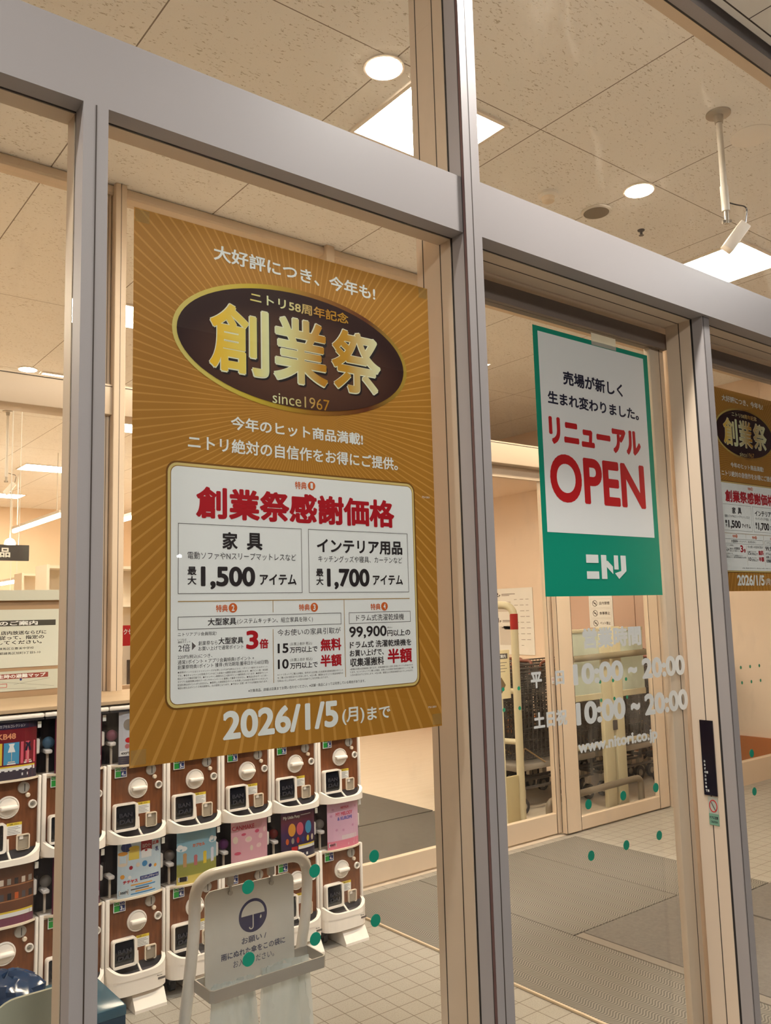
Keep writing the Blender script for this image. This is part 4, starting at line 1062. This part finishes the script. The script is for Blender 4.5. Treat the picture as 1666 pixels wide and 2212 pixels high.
        band(x0, x1, z0, z0 + .026, pk); price('400円', x0 + .006, x0 + .046)
    elif kind == 'night':
        tx('My Little Pony', x0 + .010, x0 + .100, z1 - .040, z1 - .022, PAPER, .05); band(x0 + .105, x0 + .165, z1 - .028, z1 - .025, PAPER)
        for a, m_ in ((.055, mat('amber_print', (226, 158, 60), .35)), (.10, mat('coral_pink_print', (212, 92, 110), .3)), (.15, mat('sky_blue_print', (70, 150, 190), .3))): ell(x0 + a, z0 + .135, .020, .030, m_)
        for i in range(6): ell(x0 + .03 + i * .029, z0 + .084, .008, .014, (ORANGE, SILVER, RED2, BLUE, YELLOW, IVORY)[i])
        band(x0 + .09, x1 - .004, z0 + .040, z0 + .060, PAPER); band(x0 + .09, x1 - .004, z0 + .053, z0 + .060, YELLOW, .0006); band(x0 + .052, x0 + .085, z0 + .036, z0 + .056, RED2); price('400円', x0 + .006, x0 + .046)
        band(x0 + .11, x0 + .145, z0 + .008, z0 + .02, PAPER)
    elif kind == 'rose':
        tx('NETFLIX', x0 + .075, x0 + .125, z1 - .035, z1 - .024, RED2, .03)
        tx('MY MELODY', x0 + .045, x0 + .150, z1 - .068, z1 - .050, mat('coral_pink_print', (212, 92, 110), .3), .05); tx('& KUROMI', x0 + .055, x0 + .145, z1 - .090, z1 - .073, mat('violet_print', (120, 110, 180), .3), .05)
        for a, b_ in ((.02, .16), (.03, .19), (.17, .19), (.05, .09), (.09, .085), (.15, .10)): ell(x0 + a, z0 + b_, .007, .006, mat('soft_mauve_print', (206, 150, 176), .35))
        band(x0, x1, z0, z0 + .038, mat('pink_band_print', (226, 130, 150), .35)); band(x0 + .08, x1 - .02, z0 + .040, z0 + .060, mat('pale_band_print', (226, 206, 206), .35)); price('400円', x0 + .006, x0 + .046)
        band(x0 + .12, x0 + .155, z0 + .010, z0 + .02, PAPER)
    elif kind == 'grey':
        ell(x0 + .04, z0 + .165, .022, .024, SILVER); ell(x0 + .04, z0 + .10, .014, .011, RED2); ell(x0 + .035, z0 + .075, .010, .010, mat('rose_toy', (186, 110, 110), .4))
        band(x0, x1, z0, z0 + .034, mat('indigo_print', (40, 34, 62), .3)); band(x0 + .005, x0 + .048, z0 + .036, z0 + .056, PAPER, .0006); tx('400円', x0 + .009, x0 + .044, z0 + .040, z0 + .052, BLACKINK)
        for i in range(3): band(x0 + .006, x0 + .09, z0 + .008 + i * .008, z0 + .010 + i * .008, GREYINK, .0006)
    else:
        for i in range(5): ell(x0 + .02 + i * .036, z0 + .13, .012, .018, (ORANGE, IVORY, RED2, SILVER, YELLOW)[i])
        band(x0 + .05, x1 - .004, z0 + .03, z0 + .05, PAPER)
    return c.mesh('card'), p.mesh('card_print')
CARDS = {k_: card_mesh(k_) for k_ in ('akb', 'shelf', 'milk', 'sky', 'pink', 'night', 'rose', 'grey', 'dark')}

def machine(x, z, lower, card, coins, label):
    t = thing('capsule_machine', label, 'capsule machine', (x, 2.17, z), group='two-tier row of capsule machines')
    def part(nm, key, par=t):
        o = bpy.data.objects.new(nm, U[key]); COL.objects.link(o); o.parent = par; return o
    part('body', 'body'); part('side_frame', 'side_frame'); part('wood_panel', 'wood_panel')
    tr = part('tray', 'tray'); part('tray_floor', 'tray_floor', tr)
    ff = part('flap_frame', 'flap_frame'); part('flap', 'flap', ff)
    part('notice_label', 'notice_label'); part('coin_return', 'coin_return')
    kn = part('knob', 'knob'); part('knob_grip', 'knob_grip', kn)
    part('coin_slot', 'coin_slot'); part('return_button', 'return_button'); part('lock', 'lock'); part('coin_count_label', 'price' + coins)
    part('clear_window', 'window'); part('window_ledge', 'window_sill'); part('inner_guide', 'inner_guide'); part('side_tag', 'side_tag')
    c = bpy.data.objects.new('display_card', CARDS[card][0]); COL.objects.link(c); c.parent = t
    d = bpy.data.objects.new('card_print', CARDS[card][1]); COL.objects.link(d); d.parent = c
    if lower:
        part('base', 'base'); part('foot', 'foot'); part('caster', 'castera'); part('caster', 'casterb')
    else: part('top_cap', 'top_cap')
    return t
PITCH, X0 = .264, .343
COLS = [('akb', 'shelf', 'at the left edge', '3', '3'), ('dark', 'dark', 'half hidden by the slim mullion', '4', '4'), ('grey', 'milk', 'in the third column', '4', '3'), ('pink', 'sky', 'in the fourth column', '5', '4'), ('sky', 'pink', 'in the fifth column', '3', '4'), ('dark', 'night', 'in the sixth column', '3', '4'), ('milk', 'rose', 'in the last column by the inner doors', '5', '4')]
UP = ['upper capsule machine with the maroon outfit card at the left edge', 'upper capsule machine half hidden behind the slim grey mullion', 'upper capsule machine just above the one with the pale blue milk card', 'upper capsule machine just above the one with the sky and meadow card', 'upper capsule machine just above the one with the pink cosmetics card', 'upper capsule machine just above the one with the purple night card', 'upper capsule machine at the right end, above the pale rose card']
LO = ['lower capsule machine with the brown shelf card at the left edge', 'lower capsule machine half hidden behind the slim grey mullion', 'lower capsule machine with the pale blue milk jar card', 'lower capsule machine with the blue sky and green meadow card', 'lower capsule machine with the pink cosmetics card, behind the umbrella bag stand', 'lower capsule machine with the purple night card', 'lower capsule machine at the right end with the pale rose card']
for i, (cu, cl, _w, nu, nl) in enumerate(COLS):
    machine(X0 + i * PITCH, .675, False, cu, nu, UP[i]); machine(X0 + i * PITCH, .130, True, cl, nl, LO[i])
# capsules lying behind the windows
CAPC = {'pearl': film('pearl_capsule', (236, 234, 226), .9, .2), 'pink': film('pink_capsule', (196, 120, 140), .8, .2), 'blue': film('blue_capsule', (120, 160, 190), .7, .2), 'violet': film('violet_capsule', (130, 70, 130), .8, .2), 'red': film('red_capsule', (150, 40, 40), .8, .2), 'clear': film('clear_capsule', (190, 180, 170), .5, .2)}
for (i, z_, sx, m_, lb) in ((0, .675, .114, 'pearl', 'pearl white capsule right of the maroon outfit card'), (1, .675, -.10, 'blue', 'bluish capsule in the upper machine beside the slim mullion'), (2, .675, -.10, 'pink', 'dusky pink capsule in the upper machine left of the grey card'), (1, .13, -.10, 'clear', 'clear capsule in the lower machine beside the slim mullion'), (3, .13, -.10, 'clear', 'clear capsule left of the sky and meadow card'), (4, .13, -.10, 'violet', 'violet capsule left of the pink cosmetics card'), (5, .13, -.10, 'red', 'red capsule left of the purple night card'), (6, .13, -.10, 'clear', 'clear capsule left of the pale rose card')):
    r_ = .024
    o = MB().sphere((0, 0, 0), r_, CAPC[m_])
    tag(o.build('toy_capsule', None, (X0 + i * PITCH + sx * .97, 2.17 + .032, z_ + .412 + r_)), lb, 'capsule', 'toy capsules in the machine windows')

# ------------------------------------------------------------------ umbrella bag stand
t = thing('umbrella_bag_stand', 'pale bent tube stand with hanging umbrella bag sign and wire tray', 'umbrella bag stand', (0.52, .86, 0))
MB().tube(fillet([(0.0, .16, .02), (-.022, -.06, .75), (-.022, -.06, .885), (.345, -.06, .885), (.345, -.06, .75), (.365, .16, .02)], .085, 8), .0165, STEELP, 16).build('tube_frame', t)
MB().tube([(-.02, .16, .03), (.385, .16, .03)], .014, STEELP, 12).build('foot_bar', t)
sg = MB(); sg.prism(rrect(.012, .300, .575, .838, .022), -.055, -.050, mat('sign_plate', (204, 202, 194), .35))
sgn = sg.build('sign_plate', t)
d = MB(); cx, cz, r_ = .162, .745, .046; yy = -.0556; n = 40
NAVY = mat('navy_print', (14, 18, 78), .4)
d.disc(cx, cz, r_, yy, NAVY, 40)
PLATE = MATS['sign_plate']
d.poly([(cx - .038 * math.cos(math.pi * i / 24) * -1, cz + .002 + .036 * math.sin(math.pi * i / 24)) for i in range(25)], yy - .0003, PLATE)
d.box(cx - .0016, cx + .0016, yy - .0006, yy - .0001, cz - .030, cz + .004, PLATE)
d.ring([(cx - .006 + .0075 * math.cos(math.pi + math.pi * i / 12), cz - .030 + .0075 * math.sin(math.pi + math.pi * i / 12)) for i in range(13)], [(cx - .006 + .0045 * math.cos(math.pi + math.pi * i / 12), cz - .030 + .0045 * math.sin(math.pi + math.pi * i / 12)) for i in range(13)], yy - .0006, yy - .0001, PLATE)
d.poly([(cx + .024, cz - .014), (cx + .028, cz - .010), (cx + .026, cz - .002), (cx + .022, cz - .010)], yy - .0003, PLATE)
d.build('umbrella_pictogram', sgn)
l = MB(); ink = mat('slate_blue_ink', (66, 70, 96), .5)
l.text('お願い /', .125, .205, .672, .690, yy, ink, .02); l.text('雨にぬれた傘をこの袋に', .060, .268, .643, .662, yy, ink, .02); l.text('お入れください。', .098, .230, .616, .635, yy, ink, .01)
l.build('sign_lettering', sgn)
for xx in (.088, .222):
    c_ = MB(); c_.box(xx - .010, xx + .010, -.064, -.048, .845, .875, SILVER, .002, 1); c_.tube([(xx, -.060, .850), (xx, -.060, .826)], .004, SILVER, 8); c_.lathe((xx, -.0585, .823), [(.007, -.003), (.007, .002)], SILVER, 'y', 16)
    c_.build('clip', t)
tr = MB()
for (a, b_) in (((-.012, -.10), (.352, -.10)),): pass
loop_o = [(.0, -.135), (.352, -.135), (.362, -.125), (.362, -.030), (-.010, -.030), (-.010, -.125)]
loop_i = [(.002, -.131), (.349, -.131), (.358, -.123), (.358, -.034), (-.006, -.034), (-.006, -.123)]
n = 6; vs = [(p[0], p[1], z_) for z_ in (.575, .607) for p in loop_o] + [(p[0], p[1], z_) for z_ in (.575, .607) for p in loop_i]
fs = []
for i in range(n):
    j = (i + 1) % n
    fs += [(i, j, n + j, n + i), (2 * n + j, 2 * n + i, 3 * n + i, 3 * n + j), (n + i, n + j, 3 * n + j, 3 * n + i), (j, i, 2 * n + i, 2 * n + j)]
tr.add(vs, fs, mat('tray_steel', (170, 166, 158), .3, .3)); tr.build('tray_ring', t)
MB().tube([(.17, .14, .03), (.17, -.04, .58)], .011, STEELP, 10).build('centre_stay', t)
BAG = film('clear_bag_film', (222, 232, 232), .58, .15)
def bag(x0, x1, yc, z0, z1, label, seed):
    rnd = random.Random(seed); N, M = 22, 34; vs = []; fs = []
    for j in range(M + 1):
        for i in range(N + 1):
            u_, v_ = i / N, j / M
            fold = .006 * math.sin(u_ * 9 + seed + v_ * 2.5) + .004 * math.sin(u_ * 23 + v_ * 7 + seed) * v_ + rnd.uniform(-.0030, .0030) * (.3 + v_ * v_)
            vs.append((x0 + (x1 - x0) * u_ + .006 * math.sin(v_ * 8 + u_ * 3), yc - .022 * math.sin(math.pi * u_) * (0.4 + .6 * (1 - v_)) + fold, z0 + (z1 - z0) * v_))
    o = len(vs)
    vs += [(p[0], 2 * yc - p[1] + .004, p[2]) for p in vs]
    for j in range(M):
        for i in range(N):
            a = j * (N + 1) + i
            fs += [(a, a + 1, a + N + 2, a + N + 1), (o + a + N + 1, o + a + N + 2, o + a + 1, o + a)]
    b = MB().add(vs, fs, BAG, True)
    tag(b.build('plastic_umbrella_bags'), label, 'plastic bag', 'umbrella bags on the stand')
bag(.535, .680, .785, .08, .590, 'clear plastic umbrella bag bundle hanging at the left of the stand tray', 1)
bag(.694, .862, .783, .05, .600, 'clear plastic umbrella bag bundle hanging at the right of the stand tray', 4)

# blue bin and grey board at the lower left
t = thing('used_bag_bin', 'blue bin for used umbrella bags behind the slim mullion at the lower left', 'bin', (.13, .93, 0))
bl = mat('blue_bin_plastic', (16, 52, 76), .35)
b = MB(); w = .175
b.box(-w, w, -.13, -.122, 0, .585, bl); b.box(-w, w, .122, .13, 0, .585, bl); b.box(-w, -w + .008, -.122, .122, 0, .585, bl); b.box(w - .008, w, -.122, .122, 0, .585, bl); b.box(-w, w, -.13, .13, 0, .01, bl)
b.build('box', t)
lid = MB(); lb_ = film('pale_blue_lid', (84, 124, 146), .8, .15)
lid.box(-w - .003, w + .003, -.133, .133, .585, .612, lb_, .006, 2)
lid.build('translucent_lid', t)
def crumple(c, r, m, label, seed, sz=.5):
    rnd = random.Random(seed); s_ = MB().sphere((0, 0, 0), 1, m, 20, 14)
    s_.v = [(p[0] * r[0] * rnd.uniform(.78, 1.1), p[1] * r[1] * rnd.uniform(.78, 1.1), p[2] * r[2] * rnd.uniform(.7, 1.15)) for p in s_.v]
    return tag(s_.build('crumpled_bag', None, c), label, 'plastic bag', 'used bags on the blue bin')
crumple((.05, .94, .668), (.095, .10, .045), film('blue_bag_film', (52, 84, 130), .9, .15), 'crumpled blue plastic bag on top of the blue bin', 5)
crumple((.215, .93, .655), (.05, .08, .032), film('white_bag_film', (214, 222, 230), .5, .1), 'crumpled clear plastic bag beside the blue one on the bin', 8)
t = thing('rounded_sign_board', 'plain grey green back of a rounded sign board at the lower left corner', 'sign board', (-.02, .50, 0))
MB().prism(rrect(-.085, .125, .35, .822, .06, 8), -.004, .004, mat('grey_green_board', (150, 152, 134), .5)).build('board', t)
MB().tube([(.02, .006, .02), (.02, .006, .40)], .012, STEELP, 10).build('post', t)
MB().box(-.10, .14, -.08, .12, 0, .02, STEELP, .006, 2).build('foot_plate', t)

# ------------------------------------------------------------------ cart bay behind the inner doors
WIRE = mat('dark_cart_wire', (70, 64, 60), .45, .2)
DECK = mat('grey_cart_deck', (150, 142, 132), .5, .1)
def cart_parts():
    d = {}
    b = MB(); L, Wd = .95, .27
    b.box(-L / 2, L / 2, -Wd / 2, Wd / 2, .335, .385, DECK, .012, 2)
    d['deck'] = b.mesh('deck')
    b = MB()
    for y_ in (-.11, .11): b.tube([(-L / 2 + .05, y_, .20), (L / 2 - .03, y_, .20), (L / 2 - .03, y_, 1.0)], .014, WIRE, 8)
    b.tube([(L / 2 - .03, -.11, .98), (L / 2 - .03, .11, .98)], .014, WIRE, 8); b.tube([(-L / 2 + .05, -.11, .2), (-L / 2 + .05, .11, .2)], .014, WIRE, 8)
    d['frame'] = b.mesh('frame')
    b = MB(); x0, x1, y0, y1, z0, z1 = -.42, .45, -.12, .12, .42, 1.10; r = .0048
    def bar(a, c):
        a = Vector(a); c = Vector(c); b.tube([a, c], r, WIRE, 4, False)
    for i in range(19):
        f = i / 18; X = x0 + (x1 - x0) * f
        bar((X, y0, z0), (X, y0 - .02, z1)); bar((X, y1, z0), (X, y1 + .02, z1)); bar((X, y0, z0), (X, y1, z0))
    for i in range(9):
        Y = y0 + (y1 - y0) * i / 8
        bar((x0, Y, z0), (x0 - .03, Y, z1)); bar((x1, Y, z0), (x1 + .03, Y, z1)); bar((x0, Y, z0), (x1, Y, z0))
    for i in range(10):
        Z = z0 + (z1 - z0) * (i / 9) ** .7; k_ = .02 * i / 9
        for p_, q_ in (((x0, y0 - k_, Z), (x1, y0 - k_, Z)), ((x0, y1 + k_, Z), (x1, y1 + k_, Z)), ((x0 - k_, y0, Z), (x0 - k_, y1, Z)), ((x1 + k_, y0, Z), (x1 + k_, y1, Z))): bar(p_, q_)
    b.tube([(x0 - .03, y0 - .02, z1), (x1 + .03, y0 - .02, z1), (x1 + .03, y1 + .02, z1), (x0 - .03, y1 + .02, z1), (x0 - .03, y0 - .02, z1)], .007, WIRE, 6)
    d['basket'] = b.mesh('wire_basket')
    d['handle'] = MB().tube(fillet([(.44, -.12, 1.0), (.485, -.12, 1.13), (.485, .12, 1.13), (.44, .12, 1.0)], .05, 5), .015, mat('brown_handle', (120, 64, 44), .4), 10).mesh('handle')
    d['hook'] = MB().tube(fillet([(-.42, -.135, .38), (-.40, -.135, .52), (-.16, -.135, .38)], .03, 4), .006, mat('brass_wire', (170, 142, 104), .35, .5), 6).mesh('wire_hook')
    for k_, (a, c) in enumerate(((-.40, -.10), (-.40, .10), (.40, -.10), (.40, .10))):
        w_ = MB(); w_.lathe((a, c - .014, .065), [(.062, 0), (.062, .028)], DARK, 'y', 20); w_.lathe((a, c - .016, .065), [(.03, 0), (.03, .032)], SILVER, 'y', 14)
        w_.box(a - .02, a + .02, c - .022, c + .022, .13, .20, SILVER, .004, 1)
        d['wheel%d' % k_] = w_.mesh('caster')
    return d
CP = cart_parts()
def cart(x, y, dz, label, rz=0.0):
    t = thing('shopping_cart', label, 'shopping cart', (x, y, 0), rz, 'nested wire carts in the cart bay')
    for k_, nm in (('deck', 'deck'), ('frame', 'frame'), ('basket', 'wire_basket'), ('handle', 'handle'), ('hook', 'wire_hook'), ('wheel0', 'caster'), ('wheel1', 'caster'), ('wheel2', 'caster'), ('wheel3', 'caster')):
        o = bpy.data.objects.new(nm, CP[k_]); COL.objects.link(o); o.parent = t
ORD = ['nearest', 'second', 'third', 'rearmost']
for c_, (cx_, wd) in enumerate(((4.87, 'left'), (5.86, 'middle'), (6.84, 'right'))):
    for k_ in range(4):
        cart(cx_ + (0, 0, -.05, .16)[k_], 3.42 + .31 * k_, 0, ORD[k_] + ' dark wire cart of the ' + wd + ' nested cart row')

# corral
t = thing('cart_corral_rail', 'tall cream tube rail with a red band at the front of the cart bay', 'rail', (4.27, 3.14, 0))
MB().tube(fillet([(0, 0, 0), (0, 0, 1.64), (-.20, .62, 1.64), (-.20, .62, 0)], .10, 6), .030, CREAMP, 14).build('tube_frame', t)
MB().tube([(0, 0, 1.45), (0, 0, 1.57)], .0315, mat('red_tape', (168, 34, 30), .4), 14).build('red_band', t)
for z_ in (.98, .60): MB().tube([(0, 0, z_), (-.20, .62, z_)], .022, CREAMP, 12).build('side_rail', t)
MB().box(-.22, -.03, -.01, .015, 0, .36, mat('cream_board', (200, 184, 140), .5), .006, 2).build('kick_board', t)
t = thing('bay_notice', 'yellowish paper notice with a dark diamond hanging on the cart bay rail', 'notice', (3.99, 3.10, 1.0))
MB().tube([(.085, .012, -1.0), (.085, .012, .28)], .008, CREAMP, 8).build('stand_pole', t)
MB().box(0, .17, 0, .006, -.06, .30, mat('cream_paper', (236, 220, 176), .6)).build('sheet', t)
l = MB(); l.rect(0, .15, .235, .275, -.0004, GREYINK); l.text('ご案内', .05, .13, .242, .268, -.0008, PAPER, .03)
for i in range(4): l.rect(.03, .14 - (i % 2) * .02, .205 - i * .022, .209 - i * .022, -.0004, GREYINK)
l.poly([(.03, .04), (.075, -.02), (.12, .04), (.075, .10)], -.0004, mat('diamond_ink', (120, 98, 66), .6))
l.build('lettering', t)
t = thing('cart_gate', 'cream steel gate with pale frosted panels in front of the carts', 'gate', (5.26, 3.02, 0))
for xx in (-.075, .075): MB().box(xx - .058, xx + .058, -.02, .02, 0, 1.44, CREAMP, .006, 2).build('post', t)
for a, b_ in ((-.54, -.135), (.135, .46)):
    f = MB(); f.box(a, b_, -.015, .015, .86, .91, CREAMP, .004, 1); f.box(a, b_, -.015, .015, 1.40, 1.43, CREAMP, .004, 1); f.build('panel_rail', t)
    MB().box(a, b_, -.004, .004, .91, 1.40, film('frosted_panel', (224, 232, 220), .88, .4)).build('frosted_panel', t)
    MB().tube([(a, 0, .50), (b_, 0, .50)], .020, CREAMP, 10).build('cross_rail', t)
MB().tube([(-.54, -.06, 1.20), (.46, -.06, 1.215)], .026, mat('grey_roll', (150, 140, 116), .5), 12).build('roll', t)
for z_ in (.62, .58): pass
MB().box(-.03, .03, -.026, -.020, .60, .68, GREYP, .003, 1).build('latch', t)
t = thing('cart_stop_rail', 'low grey bent tube rail along the foot of the cart gate', 'rail', (4.30, 2.90, 0))
MB().tube(fillet([(0, 0, 0), (0, 0, .19), (1.12, 0, .215), (1.12, 0, 0)], .06, 6), .026, mat('grey_brown_steel', (128, 116, 100), .4), 12).build('tube', t)
# floor guide on the peach wall
t = thing('floor_guide_poster', 'white floor guide sheet with 2F and 1F plans on the peach wall', 'poster', (7.495, 6.55, 1.03), R(-90))
MB().box(0, .68, -.004, 0, 0, .85, PAPER).build('sheet', t)
l = MB(); yy = -.0046
l.text('2', .04, .085, .745, .80, yy, BLACKINK, .03); l.text('F', .092, .12, .745, .772, yy, BLACKINK, .03); l.text('1', .045, .075, .41, .47, yy, BLACKINK, .03); l.text('F', .09, .12, .41, .438, yy, BLACKINK, .03)
for zz in (.76, .42):
    l.rect(.14, .38, zz + .012, zz + .020, yy, GREYINK); l.rect(.14, .28, zz - .004, zz + .003, yy, GREYINK)
l.rect(.05, .30, .55, .68, yy, mat('plan_grey', (206, 200, 192), .6)); l.rect(.08, .28, .12, .36, yy, mat('plan_grey', (206, 200, 192), .6))
rr = random.Random(3)
for i in range(26): l.rect(.36 + (i % 3) * .10, .36 + (i % 3) * .10 + rr.uniform(.04, .08), .70 - (i // 3) * .073, .705 - (i // 3) * .073, yy, GREYINK)
for i in range(9): l.rect(.10 + rr.random() * .16, .115 + rr.random() * .16 + .01, .30 + rr.random() * .05, .315 + rr.random() * .05, yy - .0002, GREYINK)
l.build('plan_print', t)
# house rules
t = thing('house_rules_sign', 'white sign with three prohibition symbols under the green poster', 'sign', (7.483, 4.975, 1.37), R(-90))
MB().box(0, .335, -.005, 0, 0, .66, PAPER).build('sheet', t)
l = MB()
for i, s_ in enumerate(('店内禁煙', '食事禁止', 'ペット禁止')):
    zz = .28 - i * .115
    l.frame(.02, .315, zz - .052, zz + .052, .003, -.0054, mat('rule_line', (200, 196, 188), .6))
    c = (.085, zz); rr_ = .036; n = 24
    l.ring([(c[0] + rr_ * math.cos(2 * math.pi * k_ / n), c[1] + rr_ * math.sin(2 * math.pi * k_ / n)) for k_ in range(n)], [(c[0] + rr_ * .84 * math.cos(2 * math.pi * k_ / n), c[1] + rr_ * .84 * math.sin(2 * math.pi * k_ / n)) for k_ in range(n)], -.0058, -.005, BLACKINK)
    l.poly([(c[0] - .026, c[1] + .020), (c[0] + .020, c[1] - .026), (c[0] + .026, c[1] - .020), (c[0] - .020, c[1] + .026)], -.0056, BLACKINK); l.box(c[0] - .015, c[0] + .015, -.0056, -.005, c[1] - .006, c[1] + .006, GREYINK)
    l.text(s_, .145, .295, zz - .018, zz + .018, -.0054, BLACKINK, .02)
l.text('お客様へ', .08, .29, .44, .49, -.0054, BLACKINK, .02)
l.build('symbols', t)
# wall panels behind the carts
for i, y_ in enumerate((3.4, 4.35)):
    struct(MB().box(7.485, 7.5, y_, y_ + .94, .31, 2.6, PINKW).build('trim_%d' % (30 + i)), 'pinkish wall panel %s' % ['near the inner glass', 'behind the house rules sign', 'beside the floor guide'][i], 'wall panel')

# ------------------------------------------------------------------ shop interior seen at the left
t = thing('hanging_sign', 'dark grey hanging sign with a white character in the shop', 'sign', (0.62, 7.0, 2.19))
MB().box(0, 1.09, 0, .03, 0, .15, mat('charcoal_board', (62, 58, 56), .5)).build('board', t)
MB().text('用品', .72, .92, .03, .12, -.001, PRINTW, .03).build('lettering', t)
for xx in (.1, 1.0): MB().tube([(xx, .015, .15), (xx, .015, CH - 2.19)], .004, STEELP, 6).build('hanger', t)
SH = mat('white_shelf', (240, 228, 210), .5)
def shelf(x, y, w, h, n, label):
    t = thing('display_shelf', label, 'shelf', (x, y, 0), group='white display shelves of the shop')
    MB().box(0, w, .36, .40, 0, h, SH).build('back_panel', t)
    for a in (0, w - .03): MB().box(a, a + .03, 0, .36, 0, h, SH).build('side_panel', t)
    for i in range(n): MB().box(.03, w - .03, 0, .36, .1 + i * (h - .14) / (n - 1), .13 + i * (h - .14) / (n - 1), SH).build('board', t)
shelf(1.0, 6.2, .9, 1.70, 5, 'white display shelf nearest behind the inner glass')
shelf(2.05, 7.6, 1.1, 2.2, 6, 'tall white display shelf behind the nearest one')
shelf(2.7, 11.0, 1.6, 2.3, 6, 'wide white display shelf at the back of the shop')
shelf(4.9, 11.5, 1.6, 2.3, 6, 'white display shelf at the back right of the shop')
t = thing('sale_stand', 'red and white sale stand seen between cream post and gold poster', 'sale stand', (1.66, 4.5, 0))
MB().box(0, .34, 0, .03, 1.42, 1.565, RED2).build('header_board', t)
MB().text('アクセサリー', .0, .20, 1.50, 1.54, -.001, PAPER, .03).build('lettering', t)
MB().box(0, .34, 0, .25, 0, 1.42, SH).build('stand_body', t)
MB().box(.06, .30, -.01, 0, 1.15, 1.32, mat('brown_card', (90, 76, 66), .6)).build('price_card', t)
for i, (x_, lb) in enumerate(((1.15, 'small dark framed picture on the nearest white shelf'), (1.40, 'dark wire ornament on the nearest white shelf'))):
    t = thing('shelf_ornament', lb, 'ornament', (x_, 6.35, 1.70))
    f = MB(); f.frame(0, .16, 0, .10, .012, 0, DARK); f.frame(0, .16, 0, .10, .012, .012, DARK); f.build('frame', t)
    MB().rect(.012, .148, .012, .088, .008, IVORY).build('picture', t)

# lamps of the street behind the viewer, mirrored as dots in the glass
for px, py, pz, r_, lb in ((14.039, -8.884, 3.282, .06, 'street lamp mirrored as the left dot on the green bordered poster'), (14.516, -8.885, 3.312, .06, 'street lamp mirrored as the right dot on the green bordered poster'), (4.145, -9.005, 2.413, .035, 'street lamp mirrored as a small dot on the gold poster panel')):
    t = thing('street_lamp', lb, 'street lamp', (px, py, 0), group='street lamps behind the viewer')
    MB().lathe((0, 0, -.05), [(.10, 0), (.10, .25), (.05, .30), (.04, pz - .10), (.05, pz + .04)], GREYP, 'z', 14).build('pole', t)
    MB().sphere((0, 0, pz), r_, emit('street_lamp_globe', (.9, .95, 1.0), 55), 14, 8).build('globe', t)
